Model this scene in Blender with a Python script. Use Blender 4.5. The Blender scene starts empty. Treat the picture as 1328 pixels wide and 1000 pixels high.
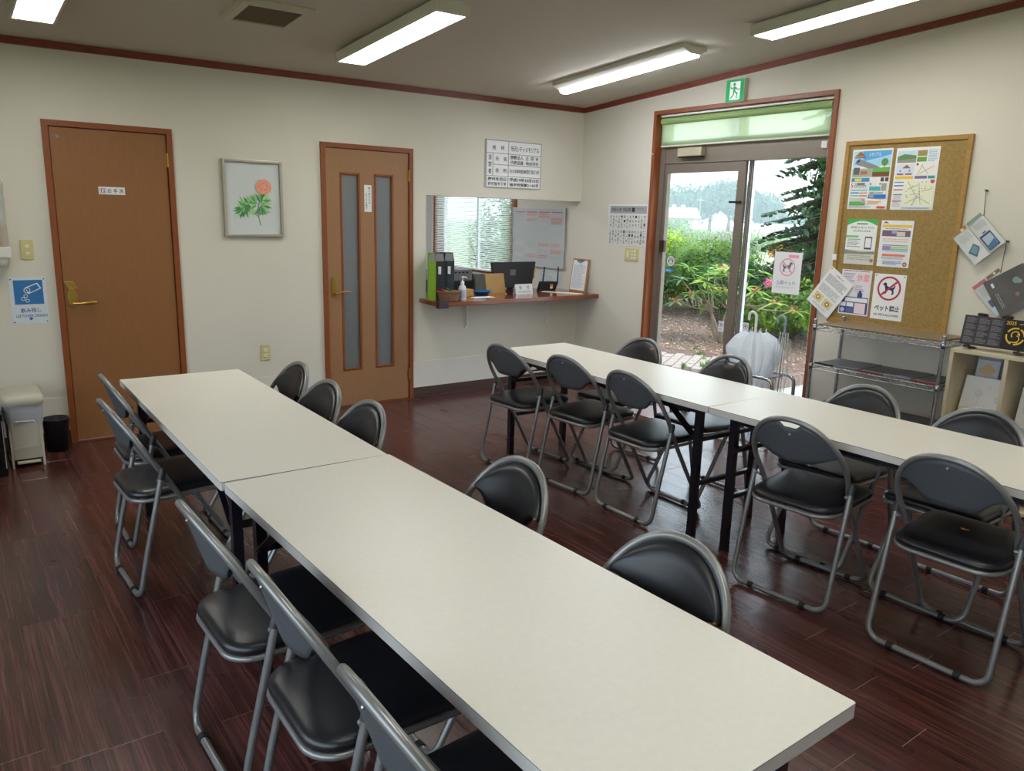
import bpy, bmesh, math, random
from mathutils import Vector, Matrix
PI = math.pi
rnd = random.Random(7)
C = bpy.context.scene.collection
sc = bpy.context.scene

# ------------------------------------------------------------------ camera, light, exposure
F_PX = 1009.5
cam_d = bpy.data.cameras.new('camera'); cam = bpy.data.objects.new('camera', cam_d); C.objects.link(cam)
cam_d.sensor_width = 36.0; cam_d.lens = F_PX / 1328.0 * 36.0; cam_d.clip_start = 0.05; cam_d.clip_end = 800
r_ = Vector((0.8050958675, -0.5925687699, 0.0261322990))
u_ = Vector((0.1059277183, 0.1869887062, 0.9766342930))
f_ = Vector((0.5836094264, 0.7835160986, -0.2133132923))
cam.matrix_world = Matrix(((r_.x, u_.x, -f_.x, -5.0477), (r_.y, u_.y, -f_.y, -5.7549), (r_.z, u_.z, -f_.z, 1.5593), (0, 0, 0, 1)))
sc.camera = cam
sc.view_settings.view_transform = 'Standard'; sc.view_settings.look = 'None'
sc.view_settings.gamma = 1.0; sc.view_settings.use_curve_mapping = False
sc.view_settings.exposure = 1.2
SKY_STRENGTH = 1.9; SUN_STRENGTH = 1.3; LAMP = 9.0; TUBE = 20.0
w = bpy.data.worlds.new('World'); sc.world = w; w.use_nodes = True
nt = w.node_tree; nt.nodes.clear()
out = nt.nodes.new('ShaderNodeOutputWorld'); bg = nt.nodes.new('ShaderNodeBackground')
tc = nt.nodes.new('ShaderNodeTexCoord'); sp = nt.nodes.new('ShaderNodeSeparateXYZ'); cr = nt.nodes.new('ShaderNodeValToRGB')
cr.color_ramp.elements[0].position = 0.0; cr.color_ramp.elements[0].color = (0.84, 0.92, 1.0, 1)
cr.color_ramp.elements[1].position = 0.6; cr.color_ramp.elements[1].color = (0.66, 0.82, 1.0, 1)
nt.links.new(tc.outputs['Generated'], sp.inputs[0]); nt.links.new(sp.outputs[2], cr.inputs[0])
nt.links.new(cr.outputs[0], bg.inputs[0]); nt.links.new(bg.outputs[0], out.inputs[0])
bg.inputs[1].default_value = SKY_STRENGTH
sl = bpy.data.lights.new('sun', 'SUN'); sl.energy = SUN_STRENGTH; sl.angle = math.radians(9); sl.color = (1, .96, .88)
so = bpy.data.objects.new('sun', sl); C.objects.link(so)
so.rotation_euler = Vector((-0.10, 0.50, -0.85)).to_track_quat('-Z', 'Y').to_euler()
cy = sc.cycles
cy.use_denoising = True
try: cy.denoiser = 'OPENIMAGEDENOISE'
except Exception: pass
cy.max_bounces = 10; cy.diffuse_bounces = 6; cy.glossy_bounces = 4; cy.transmission_bounces = 8; cy.transparent_max_bounces = 12
cy.caustics_reflective = False; cy.caustics_refractive = False; cy.sample_clamp_indirect = 6.0; cy.volume_bounces = 2

# ------------------------------------------------------------------ helpers
def lin(h):
    h = h.lstrip('#'); o = []
    for i in (0, 2, 4):
        c = int(h[i:i+2], 16) / 255.0
        o.append(c / 12.92 if c <= 0.04045 else ((c + 0.055) / 1.055) ** 2.4)
    return (*o, 1)
MC = {}
def mat(name, col='#888888', rough=.5, metal=0.0, spec=.5, var=0.0, vscale=8.0, stretch=None, bump=0.0, bscale=200.0, emit=None, estr=0.0, sheen=0, coat=0, col2=None):
    if name in MC: return MC[name]
    m = bpy.data.materials.new(name); m.use_nodes = True; n = m.node_tree.nodes; L = m.node_tree.links
    b = n['Principled BSDF']; c = lin(col) if isinstance(col, str) else col
    b.inputs['Base Color'].default_value = c; b.inputs['Roughness'].default_value = rough
    b.inputs['Metallic'].default_value = metal; b.inputs['Specular IOR Level'].default_value = spec
    if coat: b.inputs['Coat Weight'].default_value = coat; b.inputs['Coat Roughness'].default_value = .12
    if emit: b.inputs['Emission Color'].default_value = lin(emit); b.inputs['Emission Strength'].default_value = estr
    if var or bump:
        t = n.new('ShaderNodeTexCoord')
    if var:
        mp = n.new('ShaderNodeMapping'); nz = n.new('ShaderNodeTexNoise'); nz.inputs['Scale'].default_value = vscale; nz.inputs['Detail'].default_value = 5
        if stretch: mp.inputs['Scale'].default_value = stretch
        cr = n.new('ShaderNodeValToRGB'); cr.color_ramp.elements[0].position = .3; cr.color_ramp.elements[1].position = .7
        if col2: c1, c2 = c, lin(col2)
        else:
            c1 = tuple(max(0, x * (1 - var)) for x in c[:3]) + (1,); c2 = tuple(min(1, x * (1 + var)) for x in c[:3]) + (1,)
        cr.color_ramp.elements[0].color = c1; cr.color_ramp.elements[1].color = c2
        L.new(t.outputs['Object'], mp.inputs[0]); L.new(mp.outputs[0], nz.inputs['Vector']); L.new(nz.outputs['Fac'], cr.inputs[0]); L.new(cr.outputs[0], b.inputs['Base Color'])
    if bump:
        nb = n.new('ShaderNodeTexNoise'); nb.inputs['Scale'].default_value = bscale; nb.inputs['Detail'].default_value = 3
        bp = n.new('ShaderNodeBump'); bp.inputs['Strength'].default_value = bump; bp.inputs['Distance'].default_value = .002
        L.new(t.outputs['Object'], nb.inputs['Vector']); L.new(nb.outputs['Fac'], bp.inputs['Height']); L.new(bp.outputs[0], b.inputs['Normal'])
    MC[name] = m; return m
def ink(col):
    c = lin(col); return mat('ink_' + col.lstrip('#'), tuple(min(.86, x*1.45) for x in c[:3]) + (1,), .65, spec=.3)
def paper_mat(col, rough=.5):
    c = lin(col); return mat('paper_' + col.lstrip('#'), tuple(min(.86, x*1.25) for x in c[:3]) + (1,), rough)

class MB:
    def __init__(s): s.v = []; s.f = []; s.m = []; s.sm = []; s.mats = []
    def mi(s, m):
        if m is None: return 0
        if m not in s.mats: s.mats.append(m)
        return s.mats.index(m)
    def add(s, vs, fs, m=None, smooth=False):
        o = len(s.v); k = s.mi(m); s.v += [tuple(x) for x in vs]
        for f in fs: s.f.append(tuple(i + o for i in f)); s.m.append(k); s.sm.append(smooth)
        return s
    def box(s, a, b, m=None):
        x0, y0, z0 = [min(p, q) for p, q in zip(a, b)]; x1, y1, z1 = [max(p, q) for p, q in zip(a, b)]
        return s.add([(x0,y0,z0),(x1,y0,z0),(x1,y1,z0),(x0,y1,z0),(x0,y0,z1),(x1,y0,z1),(x1,y1,z1),(x0,y1,z1)],
                     [(0,3,2,1),(4,5,6,7),(0,1,5,4),(1,2,6,5),(2,3,7,6),(3,0,4,7)], m)
    def cbox(s, a, b, c=.003, m=None):   # box with chamfered edges
        bm = bmesh.new(); x0, y0, z0 = [min(p, q) for p, q in zip(a, b)]; x1, y1, z1 = [max(p, q) for p, q in zip(a, b)]
        vs = [bm.verts.new(p) for p in [(x0,y0,z0),(x1,y0,z0),(x1,y1,z0),(x0,y1,z0),(x0,y0,z1),(x1,y0,z1),(x1,y1,z1),(x0,y1,z1)]]
        for f in [(0,3,2,1),(4,5,6,7),(0,1,5,4),(1,2,6,5),(2,3,7,6),(3,0,4,7)]: bm.faces.new([vs[i] for i in f])
        bmesh.ops.bevel(bm, geom=bm.edges[:], offset=c, segments=2, affect='EDGES', profile=.6)
        s.add([v.co[:] for v in bm.verts], [[v.index for v in f.verts] for f in (bm.verts.index_update() or bm.faces)], m); bm.free(); return s
    def bar(s, p, q, wx, wz, m=None, up=(0, 0, 1)):   # square bar between points
        p, q = Vector(p), Vector(q); d = (q - p).normalized(); up = Vector(up)
        if abs(d.dot(up)) > .99: up = Vector((0, 1, 0))
        a = d.cross(up).normalized() * wx / 2; b = a.cross(d).normalized() * wz / 2
        vs = [p-a-b, p+a-b, p+a+b, p-a+b, q-a-b, q+a-b, q+a+b, q-a+b]
        return s.add(vs, [(0,3,2,1),(4,5,6,7),(0,1,5,4),(1,2,6,5),(2,3,7,6),(3,0,4,7)], m)
    def tube(s, pts, r, n=8, closed=False, m=None, caps=True):
        P = [Vector(p) for p in pts]; N = len(P); R = r if isinstance(r, (list, tuple)) else [r] * N
        T = []
        for i in range(N):
            a = P[i-1] if (i > 0 or closed) else P[i]; b = P[(i+1) % N] if (i < N-1 or closed) else P[i]
            T.append((b - a).normalized())
        up = Vector((0, 0, 1)) if abs(T[0].z) < .9 else Vector((0, 1, 0))
        nrm = (up - T[0] * up.dot(T[0])).normalized(); vs = []; fr = []
        for i in range(N):
            nrm = (nrm - T[i] * nrm.dot(T[i])).normalized(); bn = T[i].cross(nrm)
            for k in range(n):
                a = 2*PI*k/n; vs.append(P[i] + (nrm*math.cos(a) + bn*math.sin(a)) * R[i])
        fs = []
        for i in range(N if closed else N-1):
            j = (i+1) % N
            for k in range(n):
                fs.append((i*n+k, i*n+(k+1) % n, j*n+(k+1) % n, j*n+k))
        s.add(vs, fs, m, True)
        if caps and not closed: s.add([vs[k] for k in range(n)] + [vs[(N-1)*n+k] for k in range(n)], [tuple(range(n))[::-1], tuple(range(n, 2*n))], m)
        return s
    def lathe(s, prof, n=20, c=(0, 0, 0), m=None, smooth=True, sx=1, sy=1):
        vs = []; fs = []
        for r, z in prof:
            for k in range(n):
                a = 2*PI*k/n; vs.append((c[0] + r*sx*math.cos(a), c[1] + r*sy*math.sin(a), c[2] + z))
        for i in range(len(prof)-1):
            for k in range(n): fs.append((i*n+k, i*n+(k+1) % n, (i+1)*n+(k+1) % n, (i+1)*n+k))
        return s.add(vs, fs, m, smooth)
    def prism(s, poly, y0, y1, m=None):   # polygon in x,z extruded in y
        n = len(poly); vs = [(x, y0, z) for x, z in poly] + [(x, y1, z) for x, z in poly]
        ar = sum(poly[i][0]*poly[(i+1) % n][1] - poly[(i+1) % n][0]*poly[i][1] for i in range(n))
        idx = range(n) if ar > 0 else range(n)[::-1]; idx = list(idx)
        fs = [tuple(idx) if y0 < y1 else tuple(idx[::-1]), tuple(i+n for i in idx[::-1])]
        for i in range(n):
            a, b = idx[i], idx[(i+1) % n]; fs.append((b, a, a+n, b+n))
        return s.add(vs, fs, m)
    def mesh(s, name, m=None):
        me = bpy.data.meshes.new(name); me.from_pydata(s.v, [], s.f)
        ms = s.mats or [m]
        for x in ms:
            if x: me.materials.append(x)
        me.polygons.foreach_set('material_index', s.m); me.polygons.foreach_set('use_smooth', s.sm); me.update()
        return me
    def obj(s, name, m=None, parent=None, loc=None, kind=None):
        return put(name, s.mesh(name, m), parent, loc, kind)
def put(name, me, parent=None, loc=None, kind=None, rot=None, label=None):
    o = bpy.data.objects.new(name, me); C.objects.link(o)
    if parent: o.parent = parent
    if loc is not None: o.location = loc
    if rot is not None: o.rotation_euler = rot
    if kind: o['kind'] = kind
    if label: o['label'] = label
    return o
def tag(o, label, cat, group=None, kind=None):
    o['label'] = label; o['category'] = cat
    if group: o['group'] = group
    if kind: o['kind'] = kind
    return o
def thing(name, label, cat, loc=(0, 0, 0), rz=0.0, group=None, rot=None):
    o = bpy.data.objects.new(name, None); C.objects.link(o); o.location = loc; o.empty_display_size = .05
    o.rotation_euler = rot if rot else (0, 0, rz)
    return tag(o, label, cat, group)
def struct(name, mb, m=None): 
    o = mb.obj(name, m); o['kind'] = 'structure'; return o
def bevel(o, w=.004, seg=2):
    b = o.modifiers.new('b', 'BEVEL'); b.width = w; b.segments = seg; b.limit_method = 'ANGLE'; return o
TXT = {}
def text_geo(s, bold=0.0):
    k = (s, bold)
    if k in TXT: return TXT[k]
    cu = bpy.data.curves.new('t', 'FONT'); cu.body = s; cu.size = 1.0; cu.resolution_u = 2; cu.offset = bold; cu.align_x = 'LEFT'
    o = bpy.data.objects.new('t', cu); C.objects.link(o); dg = bpy.context.evaluated_depsgraph_get()
    me = bpy.data.meshes.new_from_object(o.evaluated_get(dg))
    vs = [v.co.copy() for v in me.vertices]; fs = [tuple(p.vertices) for p in me.polygons]
    bpy.data.objects.remove(o); bpy.data.curves.remove(cu); bpy.data.meshes.remove(me)
    if vs:
        x0 = min(v.x for v in vs); x1 = max(v.x for v in vs); y0 = min(v.y for v in vs); y1 = max(v.y for v in vs)
    else: x0 = y0 = 0; x1 = y1 = 1
    TXT[k] = ([((v.x-x0)/(x1-x0+1e-9), (v.y-y0)/(y1-y0+1e-9)) for v in vs], fs, (x1-x0)/(y1-y0+1e-9)); return TXT[k]
# flat print: elements in fractions (x right, y down) of a w x h sheet; printed on the local -Y side
def printed(els, w, h, y=-.0012):
    mb = MB(); lay = 0
    def pt(x, yy): return ((x-.5)*w, y - lay*.00012, (.5-yy)*h)
    def poly(pts, m):
        n = len(pts); ar = sum(pts[i][0]*pts[(i+1) % n][1] - pts[(i+1) % n][0]*pts[i][1] for i in range(n))
        if ar > 0: pts = pts[::-1]
        mb.add([pt(*p) for p in pts], [tuple(range(n))], m)
    asp = w / h
    for e in els:
        k = e[0]; lay += 1
        if k == 'r': poly([(e[1], e[2]), (e[3], e[2]), (e[3], e[4]), (e[1], e[4])], ink(e[5]))
        elif k == 'c': poly([(e[1] + e[3]*math.cos(a)/asp, e[2] + e[3]*math.sin(a)) for a in [2*PI*i/24 for i in range(24)]], ink(e[4]))
        elif k == 'ring':
            m = ink(e[5]); a0, a1 = (e[6], e[7]) if len(e) > 6 else (0, 2*PI); N = 32
            for i in range(N):
                a, b = a0 + (a1-a0)*i/N, a0 + (a1-a0)*(i+1)/N
                poly([(e[1]+r*math.cos(t)/asp, e[2]+r*math.sin(t)) for r, t in ((e[3], a), (e[4], a), (e[4], b), (e[3], b))], m)
        elif k == 'p': poly(e[1], ink(e[2]))
        elif k == 's':   # stroke x0 y0 x1 y1 thickness colour
            dx, dy = (e[3]-e[1])*asp, e[4]-e[2]; L = math.hypot(dx, dy) or 1; nx, ny = -dy/L*e[5]/2/asp, dx/L*e[5]/2
            poly([(e[1]-nx, e[2]-ny), (e[3]-nx, e[4]-ny), (e[3]+nx, e[4]+ny), (e[1]+nx, e[2]+ny)], ink(e[6]))
        elif k == 'l':   # many thin text-like lines x0 x1 y0 y1 n colour
            m = ink(e[6]); n = e[5]; dy = (e[4]-e[3])/n
            for i in range(n):
                xe = e[2] - (e[2]-e[1]) * rnd.choice((0, 0, .1, .25)); yy = e[3] + dy*i; x = e[1]
                while x < xe:
                    x2 = min(xe, x + (e[2]-e[1])*rnd.uniform(.08, .25)); poly([(x, yy), (x2, yy), (x2, yy+dy*.45), (x, yy+dy*.45)], m); x = x2 + (e[2]-e[1])*.02
        elif k == 't':   # text, x0, y0, x1, y1 box fit, colour, mirrored
            vs, fs, a = text_geo(e[1], .012 if len(e) < 8 else e[7]); m = ink(e[6]); mir = len(e) > 8
            x0, y0, x1, y1 = e[2:6]
            P = [pt((x1-(x1-x0)*vx) if mir else (x0+(x1-x0)*vx), y1-(y1-y0)*vy) for vx, vy in vs]
            mb.add(P, [f[::-1] for f in fs] if mir else fs, m)
        elif k == 'vt':   # vertical text: string, centre x, y0, y1, glyph width frac
            st = e[1]; n = len(st); dy = (e[4]-e[3])/n; m = ink(e[6])
            for i, ch in enumerate(st):
                if ch == ' ': continue
                vs, fs, a = text_geo(ch, .012); hh = dy*.84; ww = min(e[5], hh/asp*a) if a < .9 else e[5]
                mb.add([pt(e[2]-ww/2+ww*vx, e[3]+dy*i+hh-hh*vy) for vx, vy in vs], fs, m)
    return mb
PAPER = None
def poster(name, label, cat, c, w, h, els, wall='A', tilt=0.0, paper='#e6e6e2', group=None, thick=.0012, rx=0.0, pins=0, rough=.5, sheet='sheet'):
    rz = {'A': 0.0, 'B': -PI/2}[wall] if isinstance(wall, str) else wall
    M = Matrix.Rotation(rz, 4, 'Z') @ Matrix.Rotation(rx, 4, 'X') @ Matrix.Rotation(tilt, 4, 'Y')
    t = thing(name, label, cat, c, group=group); t.rotation_euler = M.to_euler()
    MB().box((-w/2, -thick, -h/2), (w/2, 0, h/2)).obj(sheet, paper_mat(paper, rough), t)
    if els: printed(els, w, h, -thick-.0002).obj('print', None, t)
    if pins:
        pm = mat('pin', '#2a3350', .4)
        pts = [(-w/2+.012, h/2-.012), (w/2-.012, h/2-.012), (-w/2+.012, -h/2+.012), (w/2-.012, -h/2+.012)][:pins] if pins > 1 else [(-w/2+.012, h/2-.012)]
        for x, z in pts: MB().lathe([(0, 0), (.004, .0), (.004, .003), (0, .004)], 8, m=pm).obj('pushpin', pm, t, (x, -thick, z)).rotation_euler = (PI/2, 0, 0)
    return t

# ------------------------------------------------------------------ materials
def wall_mat():
    m = mat('wallpaper', '#dcd7c9', .85, spec=.2, var=.03, vscale=1.5, bump=.35, bscale=420); return m
M_WALL = wall_mat()
M_WALLLOW = mat('wallpaper_low', '#dcd8cf', .7, spec=.3, var=.03, vscale=2, bump=.3, bscale=300)
M_CEIL = mat('ceiling_paper', '#c9c2b5', .9, spec=.15, var=.02, vscale=1, bump=.3, bscale=300)
M_TRIM = mat('trim_wood', '#7d3a28', .45, var=.18, vscale=20, stretch=(1, 1, 8))
M_FRAME = mat('frame_wood', '#8a4a24', .4, var=.16, vscale=30, stretch=(6, 6, .6))
M_DOOR = mat('door_wood', '#906139', .45, var=.07, vscale=14, stretch=(9, 9, .5))
M_DOOR2 = mat('door_wood_light', '#9c7350', .42, var=.06, vscale=14, stretch=(9, 9, .5))
M_BASE = mat('baseboard_vinyl', '#4b332c', .5)
M_BRASS = mat('brass', '#b99a4e', .3, .9)
M_IVORY = mat('ivory_plastic', '#cfc489', .45)
M_WHITEP = mat('white_plastic', '#e4e2da', .4)
M_BLACKP = mat('black_plastic', '#17171a', .35)
M_ALU = mat('bronze_aluminium', '#857a6e', .45, .35)
M_ALUW = mat('silver_aluminium', '#d5d6d8', .3, .75)
M_DARK = mat('dark_gap', '#180b07', .8)
def glass_mat(name, tint=(.97, .985, .98, 1), gl=.08):
    m = bpy.data.materials.new(name); m.use_nodes = True; n = m.node_tree.nodes; L = m.node_tree.links; n.clear()
    o = n.new('ShaderNodeOutputMaterial'); mx = n.new('ShaderNodeMixShader'); t = n.new('ShaderNodeBsdfTransparent'); g = n.new('ShaderNodeBsdfGlossy'); lw = n.new('ShaderNodeLayerWeight'); pw = n.new('ShaderNodeMath'); pw.operation = 'POWER'; pw.inputs[1].default_value = 4.0; fr = n.new('ShaderNodeMath'); fr.operation = 'MULTIPLY_ADD'; fr.inputs[1].default_value = .85; fr.inputs[2].default_value = gl*.5
    lw.inputs['Blend'].default_value = .5; L.new(lw.outputs['Facing'], pw.inputs[0]); L.new(pw.outputs[0], fr.inputs[0])
    t.inputs[0].default_value = tint; g.inputs['Roughness'].default_value = .01
    L.new(fr.outputs[0], mx.inputs[0]); L.new(t.outputs[0], mx.inputs[1]); L.new(g.outputs[0], mx.inputs[2]); L.new(mx.outputs[0], o.inputs[0]); return m
M_GLASS = glass_mat('window_glass')
def translucent(name, col, tr=.6, rough=.6, gl=.1, transp=0.0):
    m = bpy.data.materials.new(name); m.use_nodes = True; n = m.node_tree.nodes; L = m.node_tree.links; n.clear()
    o = n.new('ShaderNodeOutputMaterial'); mx = n.new('ShaderNodeMixShader'); t = n.new('ShaderNodeBsdfTranslucent'); d = n.new('ShaderNodeBsdfDiffuse')
    m2 = n.new('ShaderNodeMixShader'); g = n.new('ShaderNodeBsdfGlossy'); g.inputs['Roughness'].default_value = rough
    c = lin(col); t.inputs[0].default_value = c; d.inputs[0].default_value = c; mx.inputs[0].default_value = tr; m2.inputs[0].default_value = gl
    L.new(d.outputs[0], mx.inputs[1]); L.new(t.outputs[0], mx.inputs[2]); L.new(mx.outputs[0], m2.inputs[1]); L.new(g.outputs[0], m2.inputs[2])
    last = m2
    if transp:
        m3 = n.new('ShaderNodeMixShader'); tp = n.new('ShaderNodeBsdfTransparent'); m3.inputs[0].default_value = transp
        L.new(m2.outputs[0], m3.inputs[1]); L.new(tp.outputs[0], m3.inputs[2]); last = m3
    L.new(last.outputs[0], o.inputs[0]); MC[name] = m; return m
M_FROST = translucent('frosted_glass', '#949a9c', .62, .35, .12, .12)

# ------------------------------------------------------------------ room shell
H0, SX, SY = 2.5062, .0069, .0717          # cornice underside: z = H0 + SX*x - SY*y
TH = .043                                  # cornice height
def zc(x, y, off=0.0): return H0 + SX*x - SY*y + off
XL, YN, WT = -6.7, -8.3, .16               # left wall, near wall, wall thickness
OFX, OFY, OFZ = -3.1, 2.78, 2.45           # office beyond the counter

# floor planks
def plank_mat():
    m = bpy.data.materials.new('plank_wood'); m.use_nodes = True; n = m.node_tree.nodes; L = m.node_tree.links; b = n['Principled BSDF']
    t = n.new('ShaderNodeTexCoord'); oi = n.new('ShaderNodeObjectInfo'); ad = n.new('ShaderNodeVectorMath'); ad.operation = 'ADD'
    sc_ = n.new('ShaderNodeVectorMath'); sc_.operation = 'SCALE'; cb = n.new('ShaderNodeCombineXYZ')
    for i in range(3): L.new(oi.outputs['Random'], cb.inputs[i])
    L.new(cb.outputs[0], sc_.inputs[0]); sc_.inputs['Scale'].default_value = 37.0
    L.new(t.outputs['Object'], ad.inputs[0]); L.new(sc_.outputs[0], ad.inputs[1])
    mp = n.new('ShaderNodeMapping'); mp.inputs['Scale'].default_value = (30, .9, 1); L.new(ad.outputs[0], mp.inputs[0])
    nz = n.new('ShaderNodeTexNoise'); nz.inputs['Scale'].default_value = 1.6; nz.inputs['Detail'].default_value = 6; nz.inputs['Distortion'].default_value = .6; L.new(mp.outputs[0], nz.inputs['Vector'])
    mp2 = n.new('ShaderNodeMapping'); mp2.inputs['Scale'].default_value = (120, 2.0, 1); L.new(ad.outputs[0], mp2.inputs[0])
    nz2 = n.new('ShaderNodeTexNoise'); nz2.inputs['Scale'].default_value = 1.5; nz2.inputs['Detail'].default_value = 3; L.new(mp2.outputs[0], nz2.inputs['Vector'])
    mx = n.new('ShaderNodeMath'); mx.operation = 'MULTIPLY_ADD'; mx.inputs[1].default_value = .45; L.new(nz2.outputs['Fac'], mx.inputs[0]); 
    m5 = n.new('ShaderNodeMath'); m5.operation = 'MULTIPLY'; m5.inputs[1].default_value = .6; L.new(nz.outputs['Fac'], m5.inputs[0]); L.new(m5.outputs[0], mx.inputs[2])
    cr = n.new('ShaderNodeValToRGB'); e = cr.color_ramp.elements
    e[0].position = .36; e[0].color = lin('#35201d'); e[1].position = .70; e[1].color = lin('#6f4540')
    x = e.new(.52); x.color = lin('#4d2926'); L.new(mx.outputs[0], cr.inputs[0])
    hs = n.new('ShaderNodeHueSaturation'); mr = n.new('ShaderNodeMapRange'); mr.inputs[3].default_value = .90; mr.inputs[4].default_value = 1.10
    L.new(oi.outputs['Random'], mr.inputs[0]); L.new(mr.outputs[0], hs.inputs['Value']); L.new(cr.outputs[0], hs.inputs['Color']); L.new(hs.outputs[0], b.inputs['Base Color'])
    gt = n.new('ShaderNodeNewGeometry'); nw = n.new('ShaderNodeTexNoise'); nw.inputs['Scale'].default_value = 1.3; nw.inputs['Detail'].default_value = 3; nw.inputs['Roughness'].default_value = .5
    L.new(gt.outputs['Position'], nw.inputs['Vector']); rr = n.new('ShaderNodeMapRange'); rr.inputs[1].default_value = .35; rr.inputs[2].default_value = .65; rr.inputs[3].default_value = .17; rr.inputs[4].default_value = .30
    L.new(nw.outputs['Fac'], rr.inputs[0]); L.new(rr.outputs[0], b.inputs['Roughness']); b.inputs['Specular IOR Level'].default_value = .55
    bp = n.new('ShaderNodeBump'); bp.inputs['Strength'].default_value = .04; bp.inputs['Distance'].default_value = .001; L.new(nz2.outputs['Fac'], bp.inputs['Height']); L.new(bp.outputs[0], b.inputs['Normal'])
    return m
M_PLANK = plank_mat()
PW, PL = .1515, .92
EX0, EY0, EY1 = -.53, -.93, -2.60           # stone entrance strip cut into the planks
fl = MB().box((XL-.1, YN-.1, -.12), (0, 0, -.0012)); fl.box((OFX, 0, -.12), (0, OFY, -.0012))
floor = struct('floor', fl, mat('subfloor', '#94806f', .7))
def plank_mesh(x0, x1, y0, y1):
    g = .0005; gy = .0012; c = .0007; X0, X1, Y0, Y1 = x0+g, x1-g, y0+gy, y1-gy
    v = [(X0,Y0,-.004),(X1,Y0,-.004),(X1,Y1,-.004),(X0,Y1,-.004),(X0,Y0,-c),(X1,Y0,-c),(X1,Y1,-c),(X0,Y1,-c),(X0+c,Y0+c,0),(X1-c,Y0+c,0),(X1-c,Y1-c,0),(X0+c,Y1-c,0)]
    return v, [(0,1,5,4),(1,2,6,5),(2,3,7,6),(3,0,4,7),(4,5,9,8),(5,6,10,9),(6,7,11,10),(7,4,8,11),(8,9,10,11)]
joint = {-4: -4.80, -3: -4.553, -2: -4.264, -1: -4.60, 0: -4.21, -6: -4.735, -17: -2.545, -16: -3.15, -18: -3.46, -15: -2.60}
full = None; boxes = []
for k in range(-31, 14):
    x1 = -2.05 + k*PW; x0 = x1 - PW                     # column k spans x0..x1
    x0c, x1c = max(x0, XL), min(x1, 0.0)
    if x1c - x0c < .02: continue
    j = joint.get(k, -4.2 - rnd.random()*PL); j -= math.ceil((j - YN)/PL)*PL
    while j < 0:
        y0, y1 = max(j, YN), min(j+PL, 0.0)
        if y1 - y0 > .02:
            if x0c > EX0 - PW:                           # columns that meet the entrance strip
                xa = x0c; xb = min(x1c, EX0) if x0c < EX0 else x1c
                segs = []
                if x0c < EX0 and x1c > EX0: 
                    segs = [(x0c, EX0, y0, y1)]
                    if y1 > EY0: segs.append((EX0, x1c, max(y0, EY0), y1))
                    if y0 < EY1: segs.append((EX0, x1c, y0, min(y1, EY1)))
                elif x0c >= EX0:
                    if y1 > EY0: segs.append((x0c, x1c, max(y0, EY0), y1))
                    if y0 < EY1: segs.append((x0c, x1c, y0, min(y1, EY1)))
                else: segs = [(x0c, x1c, y0, y1)]
                boxes += [s for s in segs if s[1]-s[0] > .015 and s[3]-s[2] > .015]
            else: boxes.append((x0c, x1c, y0, y1))
        j += PL
camp = Vector((-5.05, -5.75)); fd = Vector((.5836, .7835)).normalized()
def seen(b):
    best = -9
    for x in (b[0], b[1]):
        for y in (b[2], b[3]):
            d = Vector((x, y)) - camp; z = d.dot(fd); s_ = d.x*fd.y - d.y*fd.x
            if z > 1.2 and abs(s_) < .72*z + .3: best = max(best, 1)
    return best > 0
vis = [b for b in boxes if seen(b)]; rest = [b for b in boxes if not seen(b)]
vis.sort(key=lambda b: (Vector(((b[0]+b[1])/2, (b[2]+b[3])/2)) - camp).length)
rest += vis[300:]; vis = vis[:300]
pm_cache = {}
for b in vis:
    w_, l_ = round(b[1]-b[0], 4), round(b[3]-b[2], 4)
    if (w_, l_) not in pm_cache:
        v, f = plank_mesh(-w_/2, w_/2, -l_/2, l_/2); pm_cache[(w_, l_)] = MB().add(v, f).mesh('plank', M_PLANK)
    put('plank', pm_cache[(w_, l_)], floor, ((b[0]+b[1])/2, (b[2]+b[3])/2, 0))
if rest:
    mb = MB()
    for b in rest:
        v, f = plank_mesh(*b); mb.add(v, f)
    put('distant_planks', mb.mesh('distant_planks', M_PLANK), floor, kind='stuff')
M_TILE = mat('entrance_stone', '#96827f', .35, var=.25, vscale=260, bump=.4, bscale=300, col2='#c9b8b6')
struct('trim_5', MB().box((EX0, EY1, -.003), (0.16, EY0, -.001)), M_TILE)

# walls
OPX, OPZ0, OPZ1 = -1.70, .82, 1.706
D1 = (-4.4205, -3.6655, 2.062); D2 = (-2.6171, -1.8306, 2.062)
CW = .035                                    # casing width
def wallA(mb, x0, x1, z0, z1, m=None):       # piece of the back wall; follows the sloping ceiling if z1 is None
    if z1 is None:
        mb.add([(x0,0,z0),(x1,0,z0),(x1,WT,z0),(x0,WT,z0),(x0,0,zc(x0,0,TH)),(x1,0,zc(x1,0,TH)),(x1,WT,zc(x1,0,TH)),(x0,WT,zc(x0,0,TH))],
               [(0,3,2,1),(4,5,6,7),(0,1,5,4),(1,2,6,5),(2,3,7,6),(3,0,4,7)], m)
    else: mb.box((x0, 0, z0), (x1, WT, z1), m)
mb = MB()
wallA(mb, XL-.1, D1[0]+CW*.5, 0, None); wallA(mb, D1[0]+CW*.5, D1[1]-CW*.5, D1[2]-CW*.5, None)
wallA(mb, D1[1]-CW*.5, D2[0]+CW*.5, 0, None); wallA(mb, D2[0]+CW*.5, D2[1]-CW*.5, D2[2]-CW*.5, None)
wallA(mb, D2[1]-CW*.5, OPX, 0, None); wallA(mb, OPX, 0, 0, OPZ0); wallA(mb, OPX, 0, OPZ1, None)
struct('wall_back', mb, M_WALL)
EZ = 2.4467; E1, E2 = -.9033, -2.5915        # entrance casing, outer edges
mb = MB()
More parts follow.
